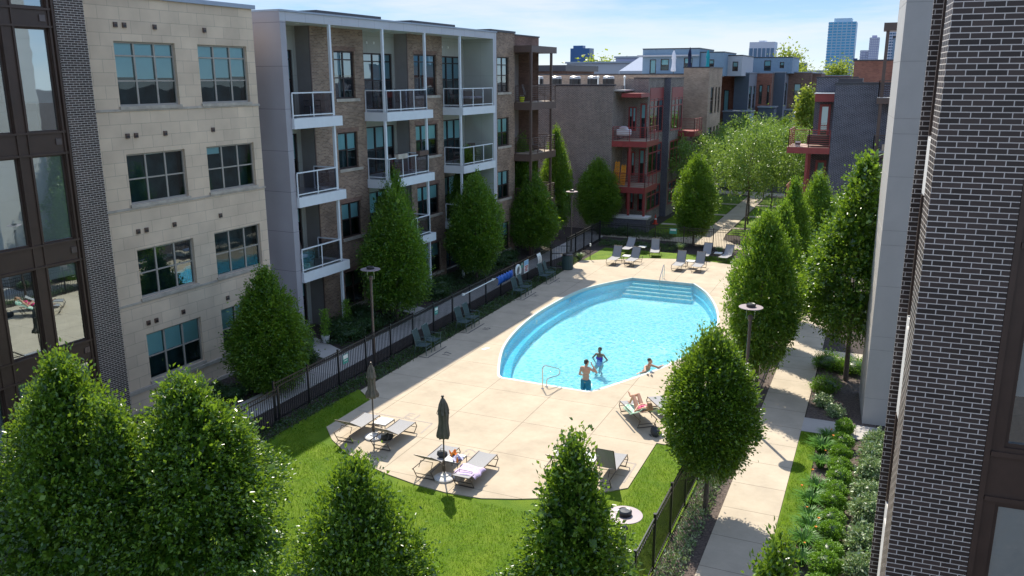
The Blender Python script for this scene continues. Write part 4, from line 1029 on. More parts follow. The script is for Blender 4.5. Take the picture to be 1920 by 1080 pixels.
# ------------------------------------------------------------------ skyline
def tower(label, x0, x1, y0_, dep, zt, body, glassm, nb, nf, mode='grid', zb=-.02, cap=None):
    t = thing('tower', label, 'tower', (0, 0, 0))
    w = x1-x0
    mb = MB(); mb.box((x0, y0_, zb), (x1, y0_+dep, zt), body); mb.build('body', t)
    f = MB(face_ny(y0_)); g_ = MB(face_nx(x0))
    for F_, a0, L_ in ((f, x0, w), (g_, y0_, dep)):
        for i in range(nb):
            a = a0+L_*(i+.12)/nb; b__ = a0+L_*(i+.88)/nb
            if mode == 'vert': F_.box((a, -.3, zb+8), (b__, -.02, zt-6), glassm)
            else:
                for j in range(nf):
                    z_ = zb+(zt-zb)*(j+.22)/nf; z2 = zb+(zt-zb)*(j+.80)/nf
                    F_.box((a, -.3, z_), (b__, -.02, z2), glassm)
    if nb: f.build('front_glazing', t); g_.build('side_glazing', t)
    if cap:
        mb = MB(); mb.box((x0+w*cap[0], y0_+3, zt), (x0+w*cap[1], y0_+dep-3, zt+cap[2]), body); mb.build('plant_room', t)
    return t
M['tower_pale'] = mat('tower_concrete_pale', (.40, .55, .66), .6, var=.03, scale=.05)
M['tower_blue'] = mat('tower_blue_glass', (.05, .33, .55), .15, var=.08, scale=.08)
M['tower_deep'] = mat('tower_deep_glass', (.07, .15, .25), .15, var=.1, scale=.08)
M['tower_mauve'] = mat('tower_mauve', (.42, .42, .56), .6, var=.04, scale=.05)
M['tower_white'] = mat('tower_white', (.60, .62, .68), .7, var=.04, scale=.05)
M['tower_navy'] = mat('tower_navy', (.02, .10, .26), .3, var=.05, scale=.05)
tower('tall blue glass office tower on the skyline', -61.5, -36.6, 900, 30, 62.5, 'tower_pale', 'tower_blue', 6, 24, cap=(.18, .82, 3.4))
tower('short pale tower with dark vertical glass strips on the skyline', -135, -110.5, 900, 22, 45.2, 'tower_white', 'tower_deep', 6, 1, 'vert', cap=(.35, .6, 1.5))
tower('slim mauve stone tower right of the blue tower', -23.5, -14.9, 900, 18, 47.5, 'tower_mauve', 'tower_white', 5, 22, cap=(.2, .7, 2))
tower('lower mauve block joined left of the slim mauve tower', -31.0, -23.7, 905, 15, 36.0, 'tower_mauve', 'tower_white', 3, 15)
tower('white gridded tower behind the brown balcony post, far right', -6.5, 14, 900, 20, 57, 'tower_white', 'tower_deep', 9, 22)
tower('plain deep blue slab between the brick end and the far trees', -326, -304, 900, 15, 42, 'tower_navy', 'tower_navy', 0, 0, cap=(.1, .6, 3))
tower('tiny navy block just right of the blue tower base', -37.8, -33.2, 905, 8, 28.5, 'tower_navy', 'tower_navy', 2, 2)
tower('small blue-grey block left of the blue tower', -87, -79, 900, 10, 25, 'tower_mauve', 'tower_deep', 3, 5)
def lowblock(label, x0, x1, y0_, dep, zt, mt, roof=None):
    t = thing('warehouse', label, 'building', (0, 0, 0))
    mb = MB(); mb.box((x0, y0_, -.02), (x1, y0_+dep, zt), mt); mb.build('wall', t)
    mb = MB(); mb.box((x0-.5, y0_-.5, zt), (x1+.5, y0_+dep, zt+.6), roof or 'coping'); mb.build('roof', t)
lowblock('long white low building beyond the condenser roof', -110, -48, 300, 30, 16.2, 'white_wall')
lowblock('grey raised roof block on the long white building', -92, -74, 302, 25, 18.0, 'tower_mauve')
lowblock('white shed at the foot of the mauve towers', -21, -10, 500, 30, 18.2, 'white_wall')
lowblock('brown brick parapet block behind the condensers at left', -46, -30.5, 82, 10, 11.9, 'brown_brick', 'coping_dark')
for i, (a, b__, y_, z_) in enumerate(((-260, -150, 700, 13), (-150, -60, 640, 14.0), (-60, 40, 620, 15), (-420, -260, 760, 14))):
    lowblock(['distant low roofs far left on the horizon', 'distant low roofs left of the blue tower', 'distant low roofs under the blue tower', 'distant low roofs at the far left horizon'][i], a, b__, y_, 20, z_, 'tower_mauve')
aw = thing('awning', 'white slanting canopy on the skyline behind the condensers', 'awning', (-52, 190, 11.5))
mb = MB(); mb.quad([(-5, 0, 1.2), (2.5, 0, 1.2), (4.8, 3, 4.2), (-1.2, 3, 4.2)], 'white_canvas'); mb.quad([(-5, 0, 1.15), (2.5, 0, 1.15), (4.8, 3, 4.15), (-1.2, 3, 4.15)], 'white_canvas'); mb.build('canvas', aw)
mb = MB(); mb.beam((2.5, 0, -2), (2.5, 0, 1.2), .15, 'white_metal'); mb.beam((-5, 0, -2), (-5, 0, 1.2), .15, 'white_metal'); mb.build('post', aw)

# ------------------------------------------------------------------ plants
def leaf_cloud(centres, normals, size, rng, jitter=.5, up=.25, aspect=.55, fold=.25):
    """kite-shaped folded leaves as raw arrays"""
    n_ = len(centres)
    d = normals + rng.normal(0, jitter, (n_, 3)); d[:, 2] += up*rng.uniform(-1, 1.2, n_)
    d /= np.linalg.norm(d, axis=1)[:, None]+1e-9
    r_ = rng.normal(0, 1, (n_, 3)); s_ = np.cross(d, r_); s_ /= np.linalg.norm(s_, axis=1)[:, None]+1e-9
    nn = np.cross(s_, d)
    L_ = size*rng.uniform(.5, 1.35, n_)[:, None]
    p0 = centres; p2 = centres+d*L_-nn*L_*fold*.4
    p1 = centres+d*L_*.45+s_*L_*aspect*.5+nn*L_*fold*.25
    p3 = centres+d*L_*.45-s_*L_*aspect*.5+nn*L_*fold*.25
    v = np.stack([p0, p1, p2, p3], 1).reshape(-1, 3)
    return v
def leaf_mesh(name, v, mt, parent=None, extra=None):
    n_ = len(v)//4
    me = bpy.data.meshes.new(name)
    idx = np.arange(n_)*4
    tris = np.stack([idx, idx+1, idx+2, idx, idx+2, idx+3], 1).reshape(-1)
    me.vertices.add(len(v)); me.vertices.foreach_set('co', v.astype(np.float32).ravel())
    me.loops.add(len(tris)); me.loops.foreach_set('vertex_index', tris.astype(np.int32))
    me.polygons.add(n_*2); me.polygons.foreach_set('loop_start', np.arange(n_*2, dtype=np.int32)*3)
    me.materials.append(M[mt]); me.update(calc_edges=True)
    o = bpy.data.objects.new(name, me); link(o, parent)
    return o
def crown_points(rng, H0, H1, Rm, n_, profile, clump=.16, clumps=None, inner=.55, lobe=.16, shoots=0, branches=0):
    """leaf positions gathered in clumps through the crown's volume, denser near its skin"""
    K = clumps or max(60, n_//45)
    ts = []
    while len(ts) < K:
        t = rng.uniform(0, 1); 
        if rng.uniform(0, 1) < profile(t)+.12: ts.append(t)
    ts = np.array(ts); an = rng.uniform(0, 2*np.pi, K)
    if branches:
        ib = rng.integers(0, branches, K); free = rng.uniform(0, 1, K) < .22
        tb = ts[:branches]; ab = an[:branches]
        ts = np.where(free, ts, np.clip(tb[ib]+rng.normal(0, .030, K), 0, 1)); an = np.where(free, an, ab[ib]+rng.normal(0, .26, K))
    ph = rng.uniform(0, 6.28, 5)
    lob = 1+lobe*np.sin(3*an+ph[0]+ts*5)*.6+lobe*np.sin(5*an+ph[1]-ts*9)*.5+lobe*np.sin(ts*17+ph[2]+2*an)*.5
    rad = Rm*np.array([profile(t) for t in ts])*lob*(inner+(1-inner)*rng.uniform(0, 1, K)**.45)
    c = np.stack([rad*np.cos(an), rad*np.sin(an), H0+(H1-H0)*ts], 1)
    w = rng.uniform(.4, 1.6, K); w /= w.sum()
    which = rng.choice(K, n_, p=w)
    sc_ = clump*rng.uniform(.6, 1.4, K)[which][:, None]
    off = rng.normal(0, 1, (n_, 3))*sc_; off[:, 2] *= 1.15
    p = c[which]+off
    if shoots:
        ka = rng.uniform(0, 2*np.pi, shoots); kt = rng.uniform(.1, .97, shoots)
        m_ = 16
        for i in range(shoots):
            r0 = Rm*profile(kt[i])*1.0
            b_ = np.array([r0*np.cos(ka[i]), r0*np.sin(ka[i]), H0+(H1-H0)*kt[i]])
            dr = np.array([np.cos(ka[i])*.5, np.sin(ka[i])*.5, 1.0]); dr /= np.linalg.norm(dr)
            q = b_+dr*rng.uniform(0, .42, (m_, 1))+rng.normal(0, .035, (m_, 3))
            p = np.concatenate([p, q])
    nrm = p.copy(); nrm[:, 2] = (p[:, 2]-(H0+(H1-H0)*.35))*.6; nrm /= np.linalg.norm(nrm, axis=1)[:, None]+1e-6
    return p, nrm
def column_profile(t):
    return (0.55+.45*math.sin(min(1, t/.30)*math.pi/2)) if t < .30 else max(.03, (1-((t-.30)/.70)**1.55))
def egg_profile(t):
    return (0.42+.58*math.sin(min(1, t/.38)*math.pi/2)) if t < .38 else max(.04, math.cos((t-.38)/.62*math.pi/2)**.80)
def cone_profile(t):
    return (0.75+.25*math.sin(min(1, t/.18)*math.pi/2)) if t < .18 else max(.03, (1-((t-.18)/.82)**1.38))
def spire_profile(t):
    return (0.8+.2*math.sin(min(1, t/.15)*math.pi/2)) if t < .15 else max(.04, (1-(t-.15)/.85)**1.05*1.0)
def round_profile(t): return max(.1, math.sin(math.pi*min(1, max(0, .12+t*.86)))**.6)
def flat_profile(t): return max(.1, math.sin(math.pi*(.08+t*.84))**.5)

def make_tree(name, label, seed, Rm, H0, H1, n_, leaf, size, profile, trunk_r=.07, jitter=.55, clump=.16, group=None, lobe=.16, shoots=0, limbs=9, cat='tree', inner=.55, clumps=None, core=.30, branches=0):
    rng = np.random.default_rng(seed)
    t = thing(name, label, cat, (0, 0, 0), group=group)
    p, nrm = crown_points(rng, H0, H1, Rm, n_, profile, clump, clumps, inner, lobe, shoots, branches)
    v_ = leaf_cloud(p, nrm, size, rng, jitter)
    if core:
        pc, nc = crown_points(rng, H0+.25, H1-.35, Rm*.80, int(n_*core), profile, clump*.8, None, .35, lobe, 0)
        v_ = np.concatenate([v_, leaf_cloud(pc, nc, size*1.9, rng, .9, aspect=.8)])
    leaf_mesh('crown', v_, leaf, t)
    mb = MB(); pts = [(0, 0, -.05)]; k_ = 6
    for i in range(1, k_+1):
        z_ = H1*.86*i/k_; pts.append((rng.normal(0, .03)*i*.5, rng.normal(0, .03)*i*.5, z_))
    def taper(pts_, r0, r1, seg=8):
        n2 = len(pts_); i0 = len(mb.v); kk = mb.mi('bark')
        for i, q in enumerate(pts_):
            rr_ = r0+(r1-r0)*i/(n2-1)
            for j in range(seg):
                a = 2*math.pi*j/seg; mb.v.append((q[0]+rr_*math.cos(a), q[1]+rr_*math.sin(a), q[2]))
        for i in range(n2-1):
            for j in range(seg):
                mb.f.append((i0+i*seg+j, i0+i*seg+(j+1) % seg, i0+(i+1)*seg+(j+1) % seg, i0+(i+1)*seg+j)); mb.m.append(kk)
    taper(pts, trunk_r*1.15, trunk_r*.25)
    for i in range(limbs):
        a = i*2.4+seed; z_ = max(H0*.9, .5)+(H1-H0)*(.04+.62*i/limbs)
        tt = min(1, max(0, (z_-H0)/(H1-H0)+.2)); rr_ = Rm*profile(tt)*.75
        taper([(0, 0, z_), (rr_*.45*math.cos(a), rr_*.45*math.sin(a), z_+rr_*.45), (rr_*math.cos(a), rr_*math.sin(a), z_+rr_*1.05)], trunk_r*.42, trunk_r*.08, 6)
    mb.build('trunk', t, smooth=True)
    return t
GH = 'column trees along the left building'
# hornbeam-like columns
hb = [make_tree('column_tree', 'x', 11, 1.45, .75, 6.0, 30000, 'leaf_horn', .10, egg_profile, group=GH, shoots=80, clump=.14, inner=.75, clumps=900),
      make_tree('column_tree', 'x', 12, 1.45, .75, 6.0, 30000, 'leaf_horn', .10, column_profile, group=GH, shoots=80, clump=.14, inner=.75, clumps=900)]
def place(proto, label, x_, y_, h_, r_, rz, group=None, first=set(), zb=None, base=(6.0, 1.45)):
    s_ = (r_/base[1], r_/base[1], h_/base[0])
    if proto.name not in first:
        first.add(proto.name); proto.location = (x_, y_, 0); proto.rotation_euler = (0, 0, rz); proto.scale = s_; proto['label'] = label
        if group: proto['group'] = group
        return proto
    return dup(proto, label, (x_, y_, 0), rz, s_, group)
place(hb[1], 'broad dark green column tree in front of the beige limestone wall', -20.2, 23.5, 4.95, 1.38, .3).location.z = -.42
place(hb[1], 'sunlit column tree by the left fence behind the left lamp post', -20.7, 33.3, 6.05, 1.5, 1.3)
place(hb[1], 'shaded column tree rising behind the one by the left lamp post', -22.0, 35.4, 6.85, 1.25, 2.9)
place(hb[0], 'sunlit column tree behind the blue roll on the left fence', -20.7, 42.0, 5.85, 1.45, 4.0)
place(hb[1], 'shaded slim column tree against the white balconies, behind the blue roll tree', -22.2, 43.9, 7.2, 1.15, .7)
place(hb[1], 'sunlit column tree behind the white signs on the fence', -20.7, 50.4, 5.2, 1.55, 5.1)
place(hb[0], 'dark slim column tree against the brown corner balconies', -22.2, 52.0, 7.3, 1.25, 2.2)
place(hb[1], 'tall dark slim column tree just right of the brown balconies', -21.4, 56.4, 7.7, 1.1, 3.7)
place(hb[0], 'dark pointed column tree in front of the blank grey brick wall', -19.3, 59.7, 5.35, 1.5, 1.1)
place(hb[0], 'dark egg shaped tree on the far lawn beside the red balconies', -11.55, 57.4, 6.1, 1.33, 5.5)
GR = 'column trees along the right path'
place(hb[0], 'large egg shaped tree behind the lamp post on the right path', -3.60, 31.0, 6.5, 1.18, 2.6, GR)
place(hb[1], 'narrow tree behind the large egg shaped one, left of the tall right tree', -3.60, 36.2, 6.1, 1.0, .4, GR)
place(hb[1], 'slender pointed tree in the right row, second from the far end', -3.60, 40.5, 6.6, 1.0, 1.9, GR)
place(hb[0], 'small rounded tree at the far end of the right row by the dark brick wall', -3.0, 46.5, 6.3, 1.1, 3.3, GR)
ob = make_tree('round_tree', 'dense egg shaped tree on a bare trunk in front of the pool, right', 21, 1.14, 1.2, 5.0, 30000, 'leaf_pear', .085, egg_profile, trunk_r=.065, jitter=.5, clump=.10, lobe=.06, shoots=50, inner=.80, clumps=1100)
ob.location = (-3.50, 20.75, 0)
big_t = make_tree('shade_tree', 'tall open pear tree on a dark trunk beside the concrete tower', 22, 1.95, 2.0, 8.65, 32000, 'leaf_pear', .11, cone_profile, trunk_r=.085, jitter=.7, clump=.18, shoots=60, lobe=.18, inner=.5, clumps=800, branches=90)
big_t.location = (-.55, 33.0, 0)
# foreground trees
fg = [make_tree('pear_tree', 'x', 31, 1.9, .7, 5.2, 46000, 'leaf_pear', .098, cone_profile, trunk_r=.09, jitter=.7, clump=.15, shoots=200, lobe=.30, group='pear trees in the foreground', inner=.7, clumps=1300, branches=110),
      make_tree('pear_tree', 'x', 32, 1.3, .7, 5.0, 28000, 'leaf_pear', .098, spire_profile, trunk_r=.08, jitter=.7, clump=.13, shoots=110, lobe=.30, group='pear trees in the foreground', inner=.65, clumps=900, branches=75)]
place(fg[0], 'large leafy tree, second from left at the bottom, topped by a leafy spire', -13.55, 12.9, 4.85, 1.95, 0, base=(5.2, 1.9))
place(fg[0], 'large dark leafy tree at the bottom left corner under the bronze windows', -15.75, 11.7, 5.42, 1.75, 2.1, base=(5.2, 1.9))
place(fg[1], 'smaller leafy tree between the two large trees at the bottom left', -14.5, 11.75, 4.55, 1.25, 1.0, base=(5.0, 1.3))
place(fg[0], 'bushy leafy tree at the bottom centre left below the umbrellas', -7.95, 11.15, 4.75, 1.5, 4.1, base=(5.2, 1.9))
place(fg[1], 'narrow leafy tree at the bottom centre with a thin spiky top', -4.78, 13.65, 4.75, 1.25, 2.9, base=(5.0, 1.3))
place(fg[1], 'leafy tree top poking up at the bottom right beside the box shrubs', -.86, 11.6, 4.62, 1.0, 5.0, base=(5.0, 1.3))
# honey locusts round the far path
lo = [make_tree('locust_tree', 'x', 41, 2.6, 2.9, 6.6, 7500, 'leaf_locust', .19, flat_profile, trunk_r=.07, jitter=1.2, clump=.30, clumps=110, lobe=.35, core=0, group='airy light green trees round the far path', inner=.2, limbs=7),
      make_tree('locust_tree', 'x', 42, 2.6, 2.7, 6.6, 7500, 'leaf_locust', .19, flat_profile, trunk_r=.07, jitter=1.2, clump=.28, clumps=100, lobe=.4, core=0, group='airy light green trees round the far path', inner=.2, limbs=7)]
spots = [(-8.9, 62.8, 7.3, 2.3, 'airy light green tree just beyond the far fence with a bare forked trunk'), (-9.4, 67.6, 7.5, 2.5, 'airy light green tree standing right behind the first one on the far path'),
         (-8.6, 75.5, 6.8, 2.6, 'airy light green tree on a mulch ring right of the far path'), (-10.2, 82.6, 6.6, 2.3, 'airy light green tree where the far path meets the street'),
         (-13.7, 77.6, 6.3, 2.6, 'airy light green tree left of the far path above the white car'), (-14.2, 70.3, 6.4, 2.1, 'airy light green tree behind the dark egg shaped tree'),
         (-6.6, 69.0, 6.9, 2.4, 'airy light green tree between the path and the red corner balcony'), (-7.3, 80.5, 7.0, 2.7, 'airy light green tree far right, just left of the dark blue townhouse'),
         (-12.4, 88.5, 7.2, 2.8, 'airy light green street tree in front of the slate blue house'), (-15.5, 84.0, 6.6, 2.3, 'airy light green tree nearest the pale tan brick house')]
for i, (x_, y_, h_, r_, lab) in enumerate(spots): place(lo[i % 2], lab, x_, y_, h_, r_, i*1.7, base=(6.6, 2.6))
gt = make_tree('golden_tree', 'tall yellow green tree in front of the red brick row end', 51, 1.7, 2.2, 10.3, 9000, 'leaf_gold', .17, column_profile, trunk_r=.1, jitter=.8, clump=.3, lobe=.3, shoots=30, inner=.4)
gt.location = (-7.6, 90, 0)
for i, (x_, y_, h_, r_, lab) in enumerate([(-12.8, 98, 6.3, 1.6, 'dark rounded tree by the far street, left of the golden tree'), (-10.3, 97, 6.8, 1.6, 'dark tree touching the golden tree on its left')]):
    place(hb[0], lab, x_, y_, h_, r_, i*2.0, 'dark street trees beyond the road')
sk_t = make_tree('distant_tree', 'yellow green treetop behind the pale blue penthouse', 61, 5.0, 4, 19.5, 3500, 'leaf_gold', 1.1, flat_profile, trunk_r=.5, jitter=1, clump=1.5, clumps=60, lobe=.4, inner=.3, group='treetops on the skyline', core=0)
sk_t.location = (-37.0, 340, 0)
dup(sk_t, 'green treetops seen between the brown balcony posts', (-107, 330, 0), 1.0, (2.2, 1.3, .86))
dup(sk_t, 'low green treetop at the foot of the blue tower', (-55, 560, 0), 2.0, (1.1, 1.1, .85))
dup(sk_t, 'low yellow green treetop left of the white shed', (-21.5, 420, 0), 3.0, (1.2, 1.0, .85))
dup(sk_t, 'wide low green treetop between the golden tree and the blue tower', (-31, 330, 0), 4.0, (.8, .8, .68))

# ------------------------------------------------------------------ shrubs
def make_shrub(name, label, seed, R_, H_, n_, leaf, size, cat='shrub', group=None, jitter=.5, prof=round_profile, clump=.05):
    rng = np.random.default_rng(seed)
    t = thing(name, label, cat, (0, 0, 0), group=group)
    p, nrm = crown_points(rng, .02, H_, R_, n_, prof, clump, max(30, n_//30), .55, .10)
    leaf_mesh('foliage', leaf_cloud(p, nrm, size, rng, jitter), leaf, t)
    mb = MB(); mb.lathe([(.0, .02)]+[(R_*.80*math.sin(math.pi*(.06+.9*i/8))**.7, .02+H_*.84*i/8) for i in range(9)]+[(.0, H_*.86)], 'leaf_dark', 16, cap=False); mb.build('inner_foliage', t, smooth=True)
    mb = MB(); mb.beam((0, 0, -.03), (0, 0, H_*.6), .05, 'bark', seg=6); mb.beam((0, 0, H_*.15), (R_*.4, 0, H_*.6), .025, 'bark', seg=5); mb.beam((0, 0, H_*.15), (-R_*.3, R_*.3, H_*.6), .025, 'bark', seg=5); mb.build('stem', t)
    return t
bx = make_shrub('box_shrub', 'x', 71, .27, .50, 5200, 'leaf_box', .04, group='row of clipped box shrubs', jitter=.6, clump=.022)
bys = [27.6, 26.35, 25.38, 24.55, 23.75, 22.95, 22.1, 21.25, 20.42, 19.62, 18.85, 18.05]
ords = ['first from the far end by the grey path', 'second from the far end', 'third from the far end', 'fourth from the far end', 'fifth from the far end', 'sixth from the far end', 'seventh from the far end', 'eighth from the far end', 'ninth from the far end', 'tenth from the far end', 'eleventh from the far end', 'nearest, beside the leafy treetop']
for i, y_ in enumerate(bys):
    lab = f'clipped box shrub, {ords[i]}'
    sc_ = (1.22+.1*math.sin(i*2.1), 1.15+.1*math.cos(i*1.3), 1.0+.12*math.sin(i*3.3))
    if i == 0: bx.location = (-.35, y_, 0); bx['label'] = lab; bx.scale = (1.0, 1.25, 1)
    else: dup(bx, lab, (-.34+.03*math.sin(i*5), y_, 0), i*1.9, sc_)
va = make_shrub('variegated_shrub', 'x', 72, .30, .58, 2200, 'leaf_var', .085, group='variegated shrubs at the foot of the right building', jitter=.8, clump=.07)
vs_ = [(.62, 26.6, 1.15, 'touching the concrete tower foot'), (.56, 25.5, 1.0, 'second from the concrete tower'), (.52, 24.3, 1.1, 'third from the concrete tower'), (.48, 23.0, .95, 'fourth from the concrete tower'), (.48, 21.9, 1.1, 'fifth from the concrete tower'), (.45, 20.2, 1.1, 'sixth from the concrete tower'), (.42, 18.9, 1.0, 'nearest the camera, in the corner')]
for i, (x_, y_, s_, w_) in enumerate(vs_):
    lab = f'cream edged leafy shrub in the right bed, {w_}'
    if i == 0: va.location = (x_, y_, 0); va['label'] = lab
    else: dup(va, lab, (x_, y_, 0), i*1.4, (s_, s_*1.15, s_))
def make_tuft(name, label, seed, n_, H_, spread, mt, w, cat='plant', group=None, flowers=0, fl='orange'):
    rng = np.random.default_rng(seed); t = thing(name, label, cat, (0, 0, 0), group=group)
    mb = MB(); k_ = mb.mi(mt)
    for i in range(n_):
        a = rng.uniform(0, 6.283); L_ = H_*rng.uniform(.7, 1.2); s_ = spread*rng.uniform(.5, 1.2); r0 = rng.uniform(0, spread*.3)
        pts = []
        for q in range(4):
            f_ = q/3; rr_ = r0+s_*f_**1.4; pts.append((rr_*math.cos(a), rr_*math.sin(a), L_*(f_-.42*f_*f_*f_)))
        sx, sy = -math.sin(a)*w/2, math.cos(a)*w/2
        i0 = len(mb.v)
        for q, p_ in enumerate(pts):
            ww = (1, .95, .7, .1)[q]; mb.v += [(p_[0]+sx*ww, p_[1]+sy*ww, p_[2]), (p_[0]-sx*ww, p_[1]-sy*ww, p_[2])]
        for q in range(3): mb.f.append((i0+2*q, i0+2*q+1, i0+2*q+3, i0+2*q+2)); mb.m.append(k_)
    mb.build('leaves', t)
    for i in range(flowers):
        a = rng.uniform(0, 6.28); f_ = MB(); x_, y_ = .2*math.cos(a), .2*math.sin(a)
        f_.beam((0, 0, .1), (x_, y_, H_*.95), .008, mt); f_.lathe([(.008, H_*.93), (.026, H_*1.0), (.0, H_*.97)], fl, 6, c=(x_, y_), cap=False); f_.build('flower', t)
    return t
dl = make_tuft('daylily_clump', 'x', 81, 170, .46, .32, 'leaf_lily', .026, group='daylily clumps between the lawn strip and box shrubs', flowers=1)
dys = [(-.80, 26.9), (-.90, 25.8), (-.87, 24.75), (-.85, 23.0), (-.92, 22.1), (-.90, 21.35), (-.83, 20.6), (-.92, 19.9), (-.90, 19.1)]
for i, (x_, y_) in enumerate(dys):
    lab = 'strappy daylily clump beside the lawn strip, ' + ['in the shade by the grey path', 'second from the grey path', 'third from the grey path', 'fourth from the grey path', 'fifth from the grey path', 'sixth from the grey path', 'seventh from the grey path', 'eighth from the grey path', 'nearest the camera'][i]
    if i == 0: dl.location = (x_, y_, 0); dl['label'] = lab
    else: dup(dl, lab, (x_, y_, 0), i*1.1, 1.25+.2*math.sin(i*2.2))
# bed round the tall tree
sp = make_shrub('bed_shrub', 'x', 73, .6, .55, 3400, 'leaf_box', .06, group='low shrubs round the tall right tree', jitter=.9, clump=.08)
for i, (x_, y_, s_, lab) in enumerate([(-1.25, 34.2, 1.0, 'low spreading shrub left of the tall right tree trunk'), (-.25, 34.0, 1.0, 'low spreading shrub right of the tall right tree trunk, against the tower'), (-1.2, 31.5, .85, 'low spreading shrub in front of the tall right tree at the path edge')]):
    if i == 0: sp.location = (x_, y_, 0); sp['label'] = lab
    else: dup(sp, lab, (x_, y_, 0), i*1.3, s_)
dup(va, 'cream edged leafy shrub at the path edge below the tall right tree', (-1.15, 29.9, 0), .6, (.8, 1.1, .6), 'low shrubs round the tall right tree')
dup(va, 'cream edged leafy shrub in the middle of the bed before the grey path', (-.70, 29.1, 0), 1.9, (.8, .8, .55), 'low shrubs round the tall right tree')
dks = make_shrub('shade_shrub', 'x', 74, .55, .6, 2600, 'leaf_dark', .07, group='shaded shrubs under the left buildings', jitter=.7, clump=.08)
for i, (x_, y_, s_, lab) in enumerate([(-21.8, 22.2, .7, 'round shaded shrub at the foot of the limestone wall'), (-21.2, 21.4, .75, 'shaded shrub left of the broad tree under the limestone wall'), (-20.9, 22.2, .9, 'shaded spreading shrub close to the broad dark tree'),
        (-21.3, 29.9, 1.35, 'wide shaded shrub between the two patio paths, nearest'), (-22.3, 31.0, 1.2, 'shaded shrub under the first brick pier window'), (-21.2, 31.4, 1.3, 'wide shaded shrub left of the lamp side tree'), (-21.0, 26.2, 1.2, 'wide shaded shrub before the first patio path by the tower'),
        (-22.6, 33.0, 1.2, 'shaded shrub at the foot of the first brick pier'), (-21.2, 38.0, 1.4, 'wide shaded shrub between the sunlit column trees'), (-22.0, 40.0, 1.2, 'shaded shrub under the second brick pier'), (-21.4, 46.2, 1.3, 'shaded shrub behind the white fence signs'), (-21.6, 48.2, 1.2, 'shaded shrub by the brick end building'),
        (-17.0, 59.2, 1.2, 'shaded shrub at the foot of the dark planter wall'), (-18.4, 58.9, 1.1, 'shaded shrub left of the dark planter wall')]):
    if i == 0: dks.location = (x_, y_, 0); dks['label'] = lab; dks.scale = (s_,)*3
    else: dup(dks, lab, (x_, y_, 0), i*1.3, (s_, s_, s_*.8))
wg = make_tuft('ornamental_grass', 'pale flowering grass clump inside the far fence, left', 82, 220, .75, .4, 'leaf_var', .02, group='grass clumps along the far fence')
wg.location = (-11.9, 55.1, 0)
dup(wg, 'pale green grass clump inside the far fence behind the shaded loungers', (-9.4, 55.4, 0), 1.2, .85)
dup(wg, 'low pale grass clump by the left fence corner near the bin', (-17.2, 49.9, 0), 2.0, .8)
cv = make_tuft('climbing_plant', 'slim leafy climber in a pot by the ground floor patio, left', 83, 10, .3, .2, 'leaf_lily', .03, group='potted climbers by the ground floor patio')
rng = np.random.default_rng(5); q = np.stack([rng.normal(0, .11, 900), rng.normal(0, .11, 900), rng.uniform(.3, 1.5, 900)], 1)
leaf_mesh('climber_leaves', leaf_cloud(q, rng.normal(0, 1, (900, 3)), .07, rng, .8), 'leaf_box', cv)
mb = MB(); mb.lathe([(.14, 0), (.19, .32), (.16, .32), (.15, .28)], 'pot_white', 14); mb.build('pot', cv)
cv.location = (-21.75, 29.0, 0)
dup(cv, 'slim leafy climber in a pot beside the first white column', (-22.0, 31.0, 0), 1.0, .95)
tp = thing('flower_pot', 'dark teal pot with white flowers beside the grey tower foot', 'flower pot', (-21.95, 28.15, 0))
mb = MB(); mb.lathe([(.13, 0), (.19, .34), (.16, .34), (.14, .3)], 'pot_teal', 16); mb.build('pot', tp)
rng = np.random.default_rng(6); q = rng.normal(0, .1, (220, 3)); q[:, 2] = np.abs(q[:, 2])*1.4+.34
leaf_mesh('leaves', leaf_cloud(q, q, .07, rng, .8), 'leaf_dark', tp)
mb = MB()
for x_, y_ in ((-.08, .02), (.09, .05), (.0, -.08)): mb.lathe([(.0, .62), (.035, .64), (.0, .67)], 'white_plastic', 8, c=(x_, y_), cap=False)
mb.build('flowers', tp)

# ground covers nobody could count
def cover(name, label, rects, dens, H_, leaf, size, seed, jitter=.7):
    rng = np.random.default_rng(seed); P_ = []
    for (x0, y0_, x1, y1_) in rects:
        n_ = int(abs((x1-x0)*(y1_-y0_))*dens)
        x_ = rng.uniform(x0, x1, n_); y_ = rng.uniform(y0_, y1_, n_)
        hh = .5+.5*np.sin(x_*5.1+np.sin(y_*2.3))*np.sin(y_*3.7+x_)
        x_ = x_+rng.normal(0, .05, n_)
        P_.append(np.stack([x_, y_, rng.uniform(.02, 1, n_)*H_*(.35+.65*hh)], 1))
    p = np.concatenate(P_); nrm = rng.normal(0, .6, p.shape); nrm[:, 2] = 1
    o = leaf_mesh(name, leaf_cloud(p, nrm, size, rng, jitter), leaf)
    return tag(o, label, 'ground cover', kind='stuff')
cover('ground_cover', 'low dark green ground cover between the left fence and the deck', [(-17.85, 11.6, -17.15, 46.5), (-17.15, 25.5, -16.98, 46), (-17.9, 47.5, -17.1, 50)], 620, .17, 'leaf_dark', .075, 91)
cover('ground_cover', 'pale variegated ground cover between the right fence and the path', [(-3.95, 8, -3.35, 30)], 700, .30, 'leaf_var', .075, 92)
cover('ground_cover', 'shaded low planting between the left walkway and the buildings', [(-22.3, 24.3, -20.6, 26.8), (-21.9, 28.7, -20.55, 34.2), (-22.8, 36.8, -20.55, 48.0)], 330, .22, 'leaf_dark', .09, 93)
cover('ground_cover', 'shaded planting round the far fence and the planter wall', [(-17.6, 54.3, -12.2, 55.9), (-18.2, 58.3, -13.4, 60.3)], 380, .45, 'leaf_dark', .09, 94)
